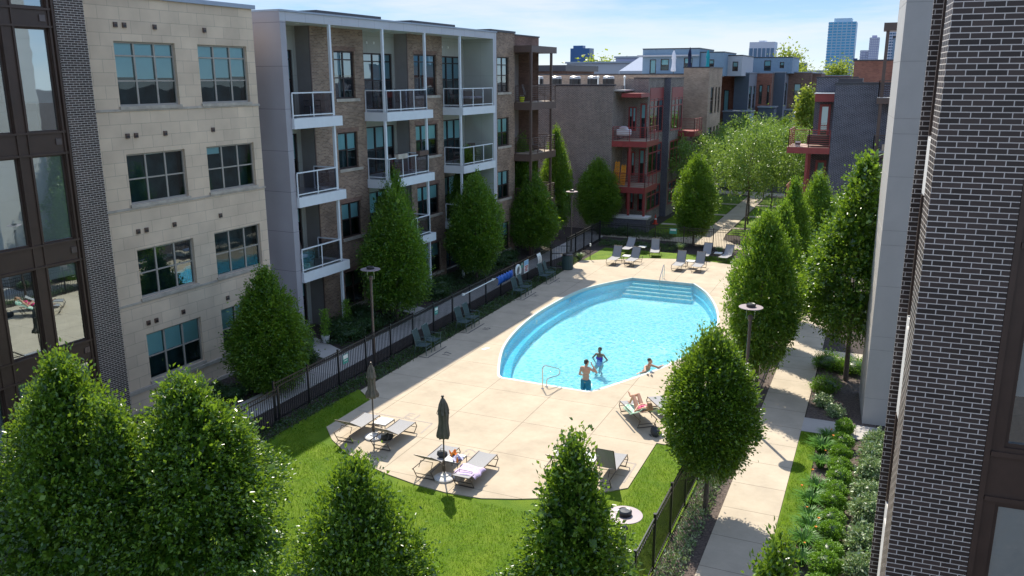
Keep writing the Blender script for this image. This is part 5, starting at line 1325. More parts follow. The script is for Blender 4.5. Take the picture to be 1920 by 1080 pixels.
# blades along the lawn
def blades(name, label, poly_rects, n_, seed):
    rng = np.random.default_rng(seed); P_ = []
    for (x0, y0_, x1, y1_) in poly_rects:
        m_ = int(n_*abs((x1-x0)*(y1_-y0_))); P_.append(np.stack([rng.uniform(x0, x1, m_), rng.uniform(y0_, y1_, m_), np.full(m_, .0)], 1))
    p = np.concatenate(P_); nrm = rng.normal(0, .35, p.shape); nrm[:, 2] = 1
    return tag(leaf_mesh(name, leaf_cloud(p, nrm, .06, rng, .1, aspect=.22), 'grass_blade'), label, 'grass', kind='stuff')
blades('grass', 'mown grass on the near lawn and the strip right of the path', [(-16.9, 14.5, -13.0, 20.2), (-13, 14.5, -4.2, 18.75), (-5.7, 18.75, -4.2, 24.35), (-1.6, 14, -1.15, 27.2), (-17.1, 20.2, -16.2, 23.9)], 650, 95)

# ------------------------------------------------------------------ pool furniture
def make_lounger(name, label, group):
    t = thing(name, label, 'sun lounger', (0, 0, 0), group=group)
    F = 'lounger_frame'
    for s_ in (-1, 1):
        mb = MB(); mb.path([(s_*.30, 0.10, .345), (s_*.30, .95, .355), (s_*.30, 1.88, .365)], .032, F, 8); mb.build('side_rail', t)
    mb = MB(); mb.path([(-.29, .14, .33), (-.29, .32, .02), (.29, .32, .02), (.29, .14, .33)], .028, F, 8); mb.beam((-.29, .24, .17), (.29, .24, .17), .024, F, seg=8); mb.build('leg', t)
    mb = MB(); mb.path([(-.30, 1.86, .36), (-.30, 1.95, .20), (-.28, 1.80, .02), (.28, 1.80, .02), (.30, 1.95, .20), (.30, 1.86, .36)], .028, F, 8); mb.beam((-.30, 1.94, .17), (.30, 1.94, .17), .022, F, seg=8); mb.build('leg', t)
    mb = MB()
    n_ = 10; v_ = []
    for i in range(n_+1):
        y_ = .80+1.08*i/n_
        for x_ in (-.285, 0, .285): v_.append((x_, y_, .372-.016*math.sin(math.pi*i/n_)-(.018 if x_ == 0 else 0)))
    k_ = mb.mi('sling'); mb.v = v_
    for i in range(n_):
        for j in range(2): a = i*3+j; mb.f.append((a, a+1, a+4, a+3)); mb.m.append(k_)
    mb.build('seat_sling', t, smooth=True)
    mb = MB(); mb.path([(-.27, 0, .0), (-.27, -.74, .0), (.27, -.74, .0), (.27, 0, 0)], .028, F, 8)
    k_ = mb.mi('sling'); b0 = len(mb.v)
    for i in range(7):
        for x_ in (-.26, 0, .26): mb.v.append((x_, -.735*i/6, .008-.02*math.sin(math.pi*i/6)-(.014 if x_ == 0 else 0)))
    for i in range(6):
        for j in range(2): a = b0+i*3+j; mb.f.append((a, a+1, a+4, a+3)); mb.m.append(k_)
    bk_ = mb.build('backrest', t); bk_.location = (0, .80, .365); bk_.rotation_euler = (R(-35), 0, 0)
    mb = MB(); mb.path([(-.2, .30, .33), (-.2, .42, .50), (.2, .42, .50), (.2, .30, .33)], .018, F); mb.build('back_stay', t)
    return t
GL = 'grey sling sun loungers on the pool court'
def back(t, deg):
    for c_ in kids(t):
        if c_.name.startswith('backrest'): c_.rotation_euler = (R(-deg), 0, 0)
        if c_.name.startswith('back_stay') and deg < 10: c_.scale = (1, 1, .9)
lg = make_lounger('sun_lounger', 'x', GL)
LG = [(-14.86, 20.22, 0, 33, 'grey sling sun lounger left of the near umbrella, in the left pair'), (-13.48, 20.20, 0, 33, 'grey sling sun lounger right of the left umbrella, with a bag under it'),
      (-11.28, 19.03, 0, 33, 'grey sling sun lounger left of the centre umbrella, loaded table beside it'), (-10.02, 19.05, 0, 4, 'flat sun lounger with a lavender towel across it'),
      (-6.46, 20.60, 0, 68, 'sun lounger with upright back at the deck corner, behind the spiky tree'), (-7.80, 20.55, R(3), 33, 'sun lounger half hidden left of the spiky tree'),
      (-6.19, 25.21, R(38.3), 28, 'sun lounger under the sunbathing woman'), (-5.42, 25.98, R(38.3), 30, 'empty sun lounger behind the sunbathing woman, cut by the round tree'),
      (-14.80, 50.62, R(180), 58, 'leftmost sun lounger of the far left pair on the concrete'), (-13.60, 50.75, R(177), 58, 'right hand sun lounger of the far left pair on the concrete'),
      (-10.74, 50.62, R(180), 60, 'left hand sun lounger of the far right pair on the concrete'), (-9.60, 50.75, R(180), 60, 'right hand sun lounger of the far right pair on the concrete'),
      (-14.95, 54.3, R(178), 45, 'shaded sun lounger on the far lawn, furthest left'), (-13.35, 54.0, R(192), 62, 'sun lounger on the far lawn with its back catching light'),
      (-9.85, 54.2, R(180), 50, 'shaded sun lounger on the far lawn, right of the path view'), (-8.40, 54.1, R(172), 50, 'shaded sun lounger on the far lawn, furthest right')]
for i, (x_, y_, rz, an, lab) in enumerate(LG):
    if i == 0: L_ = lg; L_.location = (x_, y_, .03); L_['label'] = lab
    else: L_ = dup(lg, lab, (x_, y_, .03 if i < 12 else .0), rz)
    back(L_, an)
def make_table(name, label, group):
    t = thing(name, label, 'side table', (0, 0, 0), group=group)
    mb = MB(); mb.box((-.24, -.28, .41), (.24, .28, .435), 'sling_white'); mb.build('table_top', t, bevel=.006)
    mb = MB(); mb.path([(-.25, -.29, .40), (.25, -.29, .40), (.25, .29, .40), (-.25, .29, .40), (-.25, -.29, .40)], .026, 'lounger_frame', 6); mb.build('frame', t)
    for sx in (-1, 1):
        for sy in (-1, 1): mb = MB(); mb.beam((sx*.245, sy*.285, 0), (sx*.245, sy*.285, .40), .026, 'lounger_frame', seg=6); mb.build('leg', t)
    return t
tb = make_table('side_table', 'x', 'white topped side tables between sun loungers')
TB = [(-14.12, 21.62, 0, 'white topped side table under the left umbrella'), (-10.72, 20.12, 0, 'side table under the centre umbrella, heaped with towels'), (-7.12, 21.75, 0, 'side table behind the spiky treetop'),
      (-14.2, 50.05, 0, 'side table between the far left pair of loungers'), (-10.17, 50.1, 0, 'side table between the far right pair of loungers'), (-14.1, 53.4, 0, 'side table in the shade on the far lawn, left'), (-9.1, 53.3, 0, 'side table in the shade on the far lawn, right')]
for i, (x_, y_, rz, lab) in enumerate(TB):
    if i == 0: tb.location = (x_, y_, .03); tb['label'] = lab
    else: dup(tb, lab, (x_, y_, .03 if i < 5 else 0), rz)
closed_umbrella('patio_umbrella', 'closed taupe umbrella over the left pair of loungers, pleats hanging straight', (-14.22, 21.2, .03), 2.5, 1.42, 'umbrella', .15, 'closed taupe umbrellas on the deck', seed=1, flare=1.25)
closed_umbrella('patio_umbrella', 'closed taupe umbrella with ragged flaps over the centre pair of loungers', (-10.78, 19.58, .03), 2.5, 1.30, 'umbrella', .17, 'closed taupe umbrellas on the deck', seed=2, flare=.95)

def cloth(name, label, cat, loc, sx, sy, mt, h=.03, seed=1, rz=0, n_=16, drape=0):
    """rumpled cloth with thickness from a wavy grid"""
    r_ = random.Random(seed); ph = [r_.uniform(0, 6) for _ in range(6)]
    mb = MB(); k_ = mb.mi(mt)
    for i in range(n_+1):
        for j in range(n_+1):
            u_ = i/n_-.5; w_ = j/n_-.5
            z_ = h*(.5+.5*math.sin(7*u_+ph[0]+3*w_))*(.6+.4*math.sin(9*w_+ph[1])) + .006
            ex = 1+.06*math.sin(11*w_+ph[2]); ey = 1+.06*math.sin(9*u_+ph[3])
            if drape and abs(u_) > .40: z_ -= drape*(abs(u_)-.40)/.1
            mb.v.append((u_*sx*ex, w_*sy*ey, z_))
    for i in range(n_):
        for j in range(n_): a = i*(n_+1)+j; mb.f.append((a, a+n_+1, a+n_+2, a+1)); mb.m.append(k_)
    o = mb.build(name, None, smooth=True); o.location = loc; o.rotation_euler = (0, 0, rz)
    sd = o.modifiers.new('thickness', 'SOLIDIFY'); sd.thickness = .008
    return tag(o, label, cat)
cloth('towel', 'lavender towel spread over the flat lounger', 'towel', (-10.02, 19.62, .415), .78, .62, 'lav_cloth', .03, 3, 0, drape=.07)
cloth('towel', 'blue and white patterned towel bunched on the side table', 'towel', (-10.58, 20.06, .47), .30, .36, 'blue_cloth', .14, 4, .4)
cloth('cloth', 'orange cloth bunched on the table left of the patterned towel', 'cloth', (-10.84, 20.26, .47), .20, .22, 'orange', .13, 5, .8)
bgm = thing('beach_bag', 'dark bag on the loaded table by the centre umbrella', 'bag', (-11.15, 20.15, .40))
mb = MB(); mb.lathe([(.10, 0), (.14, .06), (.13, .15), (.08, .19), (.0, .19)], 'ink', 14, fn=lambda a, z_: 1+.25*math.cos(2*a)); mb.build('body', bgm, smooth=True)
mb = MB(); mb.path([(-.07, 0, .17), (-.04, 0, .27), (.04, 0, .27), (.07, 0, .17)], .016, 'ink'); mb.build('strap', bgm)
dup(bgm, 'dark bag on the deck under the left pair of loungers', (-13.75, 21.25, .03), 1.0, 1.25)
dup(bgm, 'dark bag on the deck behind the sunbathing woman', (-5.95, 25.0, .03), 2.0, 1.35)
cup = thing('drink_bottle', 'small amber bottle on the table edge beside the patterned towel', 'bottle', (-10.5, 19.86, .466))
mb = MB(); mb.lathe([(.03, 0), (.03, .11), (.012, .15), (.012, .18)], 'orange', 12); mb.build('body', cup)
mb = MB(); mb.lathe([(.015, .18), (.015, .20)], 'white_plastic', 10); mb.build('cap', cup)
# sandals and a phone on the pool edge
for i, (dx, dy, lab) in enumerate(((0, 0, 'dark sandal on the pool edge nearest the leaning man'), (.16, -.04, 'dark sandal right of its pair on the pool edge'))):
    s_ = thing('sandal', lab, 'sandal', (-7.62+dx, 30.42+dy, .032), .5)
    mb = MB(); mb.prism([(.045*math.cos(a)*(1.0 if math.sin(a) > 0 else .8), .13*math.sin(a)) for a in [2*math.pi*q_/14 for q_ in range(14)]], 0, .022, 'ink'); mb.build('sole', s_)
    mb = MB(); mb.path([(-.04, .02, .02), (0, .06, .05), (.04, .02, .02)], .014, 'ink'); mb.build('strap', s_)

# ------------------------------------------------------------------ chairs by the fence
def make_chair(name, label, group, fr_='green_frame', sl='green_sling', cat='chair'):
    """armchair facing +y"""
    t = thing(name, label, cat, (0, 0, 0), group=group)
    for s_ in (-1, 1):
        mb = MB(); mb.path([(s_*.27, .26, 0), (s_*.27, .26, .64), (s_*.27, -.20, .64)], .03, fr_, 6); mb.build('armrest', t)
        mb = MB(); mb.path([(s_*.25, -.30, 0), (s_*.25, -.22, .42)], .03, fr_, 6); mb.build('leg', t)
        mb = MB(); mb.beam((s_*.25, .26, .41), (s_*.25, -.24, .39), .03, fr_, seg=6); mb.build('side_rail', t)
    mb = MB(); mb.box((-.24, -.22, .40), (.24, .27, .415), sl); mb.build('seat', t)
    mb = MB(); i0 = 0
    for (y0_, z0_), (y1_, z1_) in (((-.20, .40), (-.27, .70)), ((-.27, .70), (-.38, 1.02))):
        mb.quad([(-.24, y0_, z0_), (.24, y0_, z0_), (.24, y1_, z1_), (-.24, y1_, z1_)], sl)
        mb.quad([(-.24, y0_-.012, z0_), (.24, y0_-.012, z0_), (.24, y1_-.012, z1_), (-.24, y1_-.012, z1_)], sl)
    mb.path([(-.25, -.20, .38), (-.25, -.27, .70), (-.25, -.38, 1.03), (.25, -.38, 1.03), (.25, -.27, .70), (.25, -.20, .38)], .028, fr_, 6); mb.build('backrest', t)
    mb = MB(); mb.beam((-.26, .26, .30), (.26, .26, .30), .022, fr_, seg=6); mb.build('stretcher', t)
    return t
ch = make_chair('patio_chair', 'x', 'dark green patio chairs along the left fence')
CHS = [(29.25, 'dark green patio chair by the left fence, first from the camera'), (30.05, 'dark green patio chair by the left fence, second from the camera'), (33.05, 'dark green patio chair by the left fence, third from the camera'), (33.85, 'dark green patio chair by the left fence, fourth from the camera'),
       (39.45, 'dark green patio chair below the life ring, nearer one'), (40.30, 'dark green patio chair below the life ring, further one'), (43.15, 'dark green patio chair below the far white sign, nearer one'), (43.95, 'dark green patio chair below the far white sign, closest to the bin')]
for i, (y_, lab) in enumerate(CHS):
    if i == 0: ch.location = (-16.98, y_, .03); ch.rotation_euler = (0, 0, R(-84)); ch['label'] = lab
    else: dup(ch, lab, (-16.98, y_, .03), R(-90+8*math.sin(i*3)))
bc = make_chair('balcony_chair', 'x', 'chairs on the balconies', 'brown_metal', 'wicker')
S0 = Matrix.Translation(Vector(L_LOC)) @ Matrix.Rotation(L_ROT, 4, 'Z')
def LW(v_, u_, z_): return S0 @ Vector((v_, u_, z_))
BCS = [(-.35, 11.0, 9.72, -2.0, 'brown balcony chair by the glass on the top left white balcony'), (-.4, 16.6, 9.72, -1.2, 'dark wicker chair on the top middle white balcony, left side'), (-.3, 18.0, 9.72, -2.2, 'balcony chair with pale cushion look on the top middle white balcony'),
       (-.4, 23.7, 9.72, -1.4, 'dark chair on the top right white balcony'), (-.3, 17.2, 6.48, -1.5, 'dark chair under the cream box on the second middle white balcony'), (-.4, 23.8, 6.48, -1.0, 'folding chair on the second right white balcony'), (-.3, 25.6, 6.48, -2.2, 'pale round backed chair on the second right white balcony'),
       (-.3, 9.9, 3.25, -1.4, 'pale cushioned chair on the lowest left white balcony'), (.5, 31.5, 9.80, -1.4, 'chair on the top brown corner balcony'), (.5, 32.8, 6.56, -1.4, 'chair on the second brown corner balcony')]
for i, (v_, u_, z_, rz, lab) in enumerate(BCS):
    p_ = LW(v_, u_, z_)
    if i == 0: bc.location = p_; bc.rotation_euler = (0, 0, rz); bc['label'] = lab
    else: dup(bc, lab, p_, rz)
sf = thing('outdoor_sofa', 'grey outdoor sofa behind the glass of the top right white balcony', 'sofa', LW(-.35, 25.4, 9.72), L_ROT, 'outdoor sofas')
mb = MB(); mb.box((-.35, -.85, .12), (.40, .85, .40), 'wicker'); mb.build('base', sf, bevel=.02)
mb = MB(); mb.box((-.40, -.85, .40), (-.20, .85, .82), 'wicker'); mb.build('backrest', sf, bevel=.02)
for s_ in (-1, 1):
    mb = MB(); mb.box((-.18, s_*.43-.38, .405), (.38, s_*.43+.38, .52), 'cushion'); mb.build('cushion', sf, bevel=.03)
dup(sf, 'pale armchair sofa on the lowest left white balcony', LW(-.55, 9.6, 3.25), L_ROT, (.9, .5, 1))
s2 = dup(sf, 'brown covered sofa on the red balcony of the dark blue townhouse', (-4.0, 58.1, 6.95), R(90), (1, .8, .9))
bxp = thing('railing_planter', 'cream planter box hung on the second middle white balcony rail', 'planter', LW(.46, 16.6, 7.42), L_ROT, 'planter boxes on the white balcony rail')
mb = MB(); mb.box((-.12, -.42, 0), (.12, .42, .24), 'limestone_trim'); mb.build('box', bxp, bevel=.01)
mb = MB(); mb.box((-.10, -.40, .24), (.10, .40, .25), 'mulch'); mb.build('soil', bxp)
bx2 = thing('railing_planter', 'brown planter box hung on the second middle white balcony rail', 'planter', LW(.46, 18.6, 7.42), L_ROT, 'planter boxes on the white balcony rail')
mb = MB(); mb.box((-.12, -.42, 0), (.12, .42, .24), 'brown_metal'); mb.build('box', bx2, bevel=.01)
mb = MB(); mb.box((-.10, -.40, .24), (.10, .40, .25), 'mulch'); mb.build('soil', bx2)
bk_ = thing('bucket', 'yellow green bucket on the top brown corner balcony', 'bucket', LW(.35, 30.9, 9.80))
mb = MB(); mb.lathe([(.13, 0), (.17, .30), (.16, .30), (.13, .04)], 'yellow', 16); mb.build('body', bk_)
mb = MB(); mb.path([(-.16, 0, .28), (-.1, 0, .40), (.1, 0, .40), (.16, 0, .28)], .012, 'white_plastic'); mb.build('handle', bk_)
gr = thing('covered_grill', 'grill under a white cover on the upper red balcony', 'grill', (-18.0, 61.6, 6.74))
mb = MB(); mb.prism([(-.5, -.25), (.55, -.25), (.55, .25), (-.5, .25)], .35, .80, 'grill_white'); mb.build('cover', gr, bevel=.08)
mb = MB(); mb.lathe([(.30, .80), (.28, .95), (.16, 1.02), (.0, 1.03)], 'grill_white', 16, fn=lambda a, z_: 1+.2*math.cos(2*a)); mb.build('lid', gr, smooth=True)
mb = MB(); [mb.beam((sx, sy, 0), (sx, sy, .36), .04, 'black_metal') for sx in (-.4, .4) for sy in (-.2, .2)]; mb.build('cart', gr)
for i, (x_, lab) in enumerate(((-18.45, 'orange slatted folded lounger leaning at the left post of the middle red balcony'), (-17.95, 'orange slatted folded lounger, shorter, beside the first one on the red balcony'))):
    f_ = thing('folded_lounger', lab, 'lounger', (x_, 61.45, 3.33), 0, 'orange folded loungers on the red balcony')
    hh = 1.85-.25*i
    for s_ in (-1, 1):
        mb = MB(); mb.path([(s_*.17-.05, 0, 0), (s_*.18+.02, .10, hh*.6), (s_*.10+.05, .16, hh)], .05, 'kayak', 6); mb.build('side_rail', f_)
    mb = MB()
    for q_ in range(16): z_ = .08+q_*(hh-.15)/16; mb.box((-.20+.05*z_/hh, .02+.09*z_, z_), (.20+.03*z_/hh, .05+.09*z_, z_+.07), 'kayak')
    mb.build('slats', f_)
pt2 = thing('flower_pot', 'white banded pot on the corner of the right red balcony', 'flower pot', (-5.2, 57.6, 6.95))
mb = MB(); mb.lathe([(.14, 0), (.18, .34), (.15, .34), (.14, .28)], 'pot_white', 16); mb.lathe([(.165, .12), (.172, .22)], 'ink', 16, cap=False); mb.build('pot', pt2)
rng = np.random.default_rng(8); q = rng.normal(0, .08, (160, 3)); q[:, 2] = np.abs(q[:, 2])*2+.34
leaf_mesh('leaves', leaf_cloud(q, q, .09, rng, .8), 'leaf_lily', pt2)

# ------------------------------------------------------------------ lamp posts
def make_lamp(name, label, h_, group, cat='lamp post'):
    t = thing(name, label, cat, (0, 0, 0), group=group)
    mb = MB(); mb.lathe([(.10, 0), (.10, .03), (.058, .06), (.052, h_-.42)], 'lamp_pole', 16); mb.build('pole', t)
    mb = MB(); mb.lathe([(.06, h_-.44), (.085, h_-.40), (.085, h_-.30), (.05, h_-.26)], 'lamp_pole', 16); mb.build('lamp_socket', t)
    for s_ in (-1, 1): mb = MB(); mb.beam((s_*.13, 0, h_-.38), (s_*.13, 0, h_-.01), .016, 'steel', seg=6); mb.beam((s_*.08, 0, h_-.35), (s_*.13, 0, h_-.35), .016, 'steel', seg=6); mb.build('stay', t)
    mb = MB(); mb.lathe([(.0, h_-.012), (.385, h_-.004), (.39, h_+.006), (.385, h_+.014), (.0, h_+.022)], 'lamp_disc', 48, cap=False); mb.build('lamp_disc', t)
    mb = MB(); mb.lathe([(.15, h_+.02), (.155, h_+.10), (.13, h_+.125), (.10, h_+.115), (.0, h_+.118)], 'black_metal', 24); mb.build('cap', t)
    return t
lp = make_lamp('lamp_post', 'disc topped lamp post on the right by the path, before the large tree', 4.0, 'disc topped lamp posts')
lp.location = (-3.52, 27.35, 0)
dup(lp, 'shaded disc topped lamp post at the left picket fence', (-18.06, 27.2, 0), .4, (1, 1, 1.0))
dup(lp, 'disc topped lamp post far off near the gate and grey brick wall', (-18.63, 52.1, 0), .9)
lp2 = make_lamp('lamp_post', 'low disc topped post in the near lawn corner by the right fence', 2.2, 'disc topped lamp posts'); lp2.location = (-4.36, 15.85, 0)

# ------------------------------------------------------------------ things on the fence and deck
def onf(name, label, cat, y_, z_, x_=-17.90):
    return thing(name, label, cat, (x_, y_, z_), 0)
lr = onf('life_ring', 'white life ring with rope on the left fence', 'life ring', 41.3, 1.0)
mb = MB(); seg = 28; rs = 10; k_ = mb.mi('white_plastic')
for i in range(seg):
    a = 2*math.pi*i/seg
    for j in range(rs):
        b__ = 2*math.pi*j/rs; rr_ = .29+.075*math.cos(b__); mb.v.append((.075*math.sin(b__)*.8+.06, rr_*math.cos(a), rr_*math.sin(a)))
for i in range(seg):
    for j in range(rs): mb.f.append((i*rs+j, ((i+1) % seg)*rs+j, ((i+1) % seg)*rs+(j+1) % rs, i*rs+(j+1) % rs)); mb.m.append(k_)
mb.build('ring', lr, smooth=True)
mb = MB(); mb.path([(.10, .37*math.cos(a), .37*math.sin(a)-.05) for a in [math.pi*(.9+1.5*q_/14) for q_ in range(15)]], .02, 'white_plastic'); mb.build('rope', lr)
mb = MB(); mb.path([(.12, .1, -.35), (.2, .25, -.75), (.15, .15, -.98)], .03, 'pale_wood'); mb.build('hanging_line', lr)
rp_ = onf('rescue_pole', 'long white rescue pole hung along the left fence', 'rescue pole', 34.6, 1.20)
mb = MB(); mb.beam((.06, 0, 0), (.06, 3.75, 0), .045, 'white_plastic', seg=8); mb.build('pole', rp_)
for y_ in (.15, 3.5): mb = MB(); mb.box((-.02, y_-.04, -.04), (.09, y_+.04, .06), 'white_plastic'); mb.build('hook', rp_)
br_ = onf('pool_float_roll', 'blue vinyl cover bundled along the left fence', 'pool cover', 38.55, 1.0)
mb = MB(); k_ = mb.mi('blue_vinyl')
for i in range(25):
    y_ = 1.95*i/24
    for j in range(9):
        a = math.pi*(j/8); w_ = .12+.04*math.sin(i*1.3)+.02*math.sin(i*3.1)
        mb.v.append((.03+w_*math.sin(a), y_, .22*math.cos(a)*(1+.15*math.sin(i*1.7))))
for i in range(24):
    for j in range(8): a = i*9+j; mb.f.append((a, a+9, a+10, a+1)); mb.m.append(k_)
mb.build('cover', br_, smooth=True)
for q_ in range(6):
    mb = MB(); mb.box((-.01, .12+q_*.34, .10), (.06, .17+q_*.34, .30), 'black_metal'); mb.build('strap', br_)
def sign(label, y_, z_, w_, h_, base, bars, top=None, x_=-17.915, rz=0, curl=0.0):
    t = thing('sign', label, 'sign', (x_, y_, z_), rz, None)
    mb = MB(); n_ = 8; k_ = mb.mi(base)
    for i in range(n_+1):
        f_ = i/n_; dx = curl*math.sin(f_*math.pi)*.5
        for s_ in (-.5, .5):
            mb.v += [(.02+dx, s_*w_, h_*(f_-.5)), (.03+dx, s_*w_, h_*(f_-.5))]
    for i in range(n_):
        a = i*4; mb.f += [(a+1, a+3, a+7, a+5), (a, a+4, a+6, a+2), (a, a+1, a+5, a+4), (a+2, a+6, a+7, a+3)]; mb.m += [k_]*4
    mb.build('board', t)
    if top:
        mb = MB(); mb.box((.034+curl*.3, -.5*w_+.01, h_*.12), (.037+curl*.3, .5*w_-.01, h_*.48), top); mb.build('colour_band', t)
    for (a0, a1, z0_, z1_, mt) in bars:
        f_ = (z0_+z1_)/2+.5; dx = curl*math.sin(f_*math.pi)*.5
        mb = MB(); mb.box((.032+dx, a0*w_, z0_*h_), (.036+dx, a1*w_, z1_*h_), mt); mb.build('lettering', t)
    return t
rb = [(-.38, .35, -.02, .06, 'sign_red'), (-.30, .38, -.14, -.07, 'sign_red'), (-.4, .2, -.26, -.19, 'sign_red'), (-.36, .30, -.38, -.31, 'sign_red')]
sign('white sign with a blue top and red lines on the left fence', 42.6, .98, .62, .72, 'white_plastic', rb, 'sign_blue')
sign('curled white notice with grey lines on the left fence, further one', 44.4, .98, .55, .80, 'white_plastic', [(-.35, .3, .25-.09*k2, .29-.09*k2, 'ac_metal') for k2 in range(6)], None, curl=.22)
sign('small cream and green sign right of the life ring', 42.0, 1.16, .26, .28, 'sign_green', [(-.4, .4, .05, .42, 'limestone_trim')])
sign('small green sign on the near low fence', 25.0, 1.02, .34, .36, 'sign_green', [(-.42, .42, .02, .44, 'white_plastic'), (-.3, .3, -.22, -.15, 'white_plastic')])
sign('small green sign on the long left fence between two posts', 32.1, 1.08, .30, .34, 'sign_green', [(-.42, .42, .05, .40, 'white_plastic'), (-.3, .3, -.25, -.18, 'white_plastic')])
sign('small green sign on the far fence left of the path', -1, 1.1, .5, .38, 'sign_green', [(-.4, .4, .05, .38, 'white_plastic')], x_=0).location = (-12.7, 56.12, 1.12)
for o in COL.objects:
    if o.get('label') == 'small green sign on the far fence left of the path': o.rotation_euler = (0, 0, R(-90))
bn_ = thing('litter_bin', 'dark ribbed round litter bin by the left fence end', 'litter bin', (-16.92, 46.75, .03))
mb = MB(); mb.lathe([(.30, 0), (.33, .06), (.33, .86), (.30, .88)], 'green_sling', 40, fn=lambda a, z_: 1+.02*math.cos(20*a)); mb.build('body', bn_)
mb = MB(); mb.lathe([(.34, .88), (.34, .93), (.24, .97), (.0, .98)], 'black_metal', 24); mb.build('lid', bn_)
bo = thing('bollard_light', 'thin dark post with a white cap at the far lawn corner', 'bollard', (-16.58, 50.0, 0))
mb = MB(); mb.beam((0, 0, 0), (0, 0, .88), .05, 'black_metal', seg=8); mb.build('post', bo)
mb = MB(); mb.lathe([(.045, .88), (.06, .95), (.05, 1.06), (.0, 1.07)], 'white_plastic', 12); mb.build('cap', bo)
cn = thing('traffic_cone', 'red traffic cone with a white collar beside the dark planter wall', 'traffic cone', (-16.15, 64.9, .0))
mb = MB(); mb.box((-.2, -.2, 0), (.2, .2, .03), 'cone_orange'); mb.lathe([(.15, .03), (.03, .75)], 'cone_orange', 20); mb.build('cone', cn)
mb = MB(); mb.lathe([(.098, .36), (.055, .58)], 'white_plastic', 20, cap=False); mb.build('collar', cn)
# rails
hr = thing('hand_rail', 'steel figure four hand rail at the near pool edge', 'hand rail', (-10.86, 27.45, .03), R(-18))
mb = MB(); mb.path([(0, 0, 0), (0, 0, .80), (.01, .05, .87), (.03, .12, .88), (.12, .80, .60), (.13, .86, .52), (.13, .86, .38), (.11, .78, .33), (.03, .30, .33), (.01, .24, .27), (0, .24, 0)], .042, 'steel', 10); mb.build('tube', hr)
for y_ in (0, .24): mb = MB(); mb.lathe([(.055, 0), (.055, .015), (.03, .03)], 'steel', 14, c=(0, y_)); mb.build('foot_plate', hr)
h2 = thing('hand_rail', 'steel hand rail on the pool steps at the far end', 'hand rail', (-10.95, 46.55, .03), R(180))
mb = MB(); mb.path([(0, 0, 0), (0, 0, .72), (0, .06, .84), (0, .20, .86), (0, .95, .30), (0, 1.05, .05), (0, 1.1, -.55)], .042, 'steel', 10); mb.path([(0, .42, 0), (0, .42, .70)], .03, 'steel', 8); mb.build('tube', h2)
mb = MB(); mb.lathe([(.055, 0), (.055, .015), (.03, .03)], 'steel', 14); mb.build('foot_plate', h2)

# painted bay marks and numbers on the deck
def text_mark(txt, x_, y_, size, rz, label, mt='ink_faded'):
    cu = bpy.data.curves.new('number', 'FONT'); cu.body = txt; cu.size = size; cu.align_x = 'CENTER'; cu.align_y = 'CENTER'; cu.extrude = .0008
    tmp = bpy.data.objects.new('number', cu); COL.objects.link(tmp)
    bpy.context.view_layer.update()
    me = bpy.data.meshes.new_from_object(tmp.evaluated_get(bpy.context.evaluated_depsgraph_get()))
    COL.objects.unlink(tmp); bpy.data.objects.remove(tmp)
    o = bpy.data.objects.new('deck_number', me); me.materials.clear(); me.materials.append(M[mt]); link(o)
    o.location = (x_, y_, .0345); o.rotation_euler = (0, 0, rz)
    return tag(o, label, 'deck marking', 'painted numbers on the deck')
text_mark('E1', -13.95, 23.2, .62, 0, 'faded E1 painted on the deck beyond the left lounger pair')
text_mark('E2', -10.84, 21.4, .62, R(90), 'faded number painted beyond the lavender towel lounger')
text_mark('7', -5.97, 24.98, .42, R(128), 'dark 7 painted on the deck in the shadow of the sunbather', 'ink')
text_mark('17', -16.02, 29.62, .5, R(90), 'dark number painted before the nearest pair of green chairs', 'ink')
text_mark('15', -16.07, 33.56, .45, R(90), 'dark number painted before the second pair of green chairs', 'ink')
text_mark('14', -16.3, 40.05, .45, R(90), 'dark number painted before the chairs under the life ring', 'ink')
text_mark('13', -16.35, 43.5, .45, R(90), 'dark number painted before the chairs nearest the bin', 'ink')
def outline(pts, mt, label):
    mb = MB()
    for a, b__ in zip(pts[:-1], pts[1:]):
        a = Vector((*a, .0338)); b__ = Vector((*b__, .0338)); mb.beam(a, b__, .055, mt, h=.002)
    o = mb.build('bay_outline'); return tag(o, label, 'deck marking', 'painted bay outlines on the deck')
outline([(-16.0, 22.95), (-13.05, 22.95), (-13.0, 22.1)], 'ink_faded', 'faded bay outline round the left lounger pair')
outline([(-8.4, 22.9), (-5.95, 22.7), (-5.95, 21.4)], 'ink_faded', 'faded bay outline by the deck corner lounger')
outline([(-7.7, 26.45), (-6.6, 24.9)], 'ink', 'dark bay line along the sunbather lounger')
for (a, b__, lab) in ((28.85, 30.5, 'dark bay outline round the nearest pair of green chairs'), (32.6, 34.3, 'dark bay outline round the second pair of green chairs'), (39.0, 40.8, 'dark bay outline round the chairs under the life ring'), (42.75, 44.4, 'dark bay outline round the chairs nearest the bin')):
    outline([(-16.95, a), (-16.55, a), (-16.55, b__)], 'ink', lab)
for i, (x_, y_, rz, w_) in enumerate(((-12.3, 27.83, 0, .35), (-9.75, 27.72, 0, .4), (-9.0, 28.2, .9, .35))):
    pass

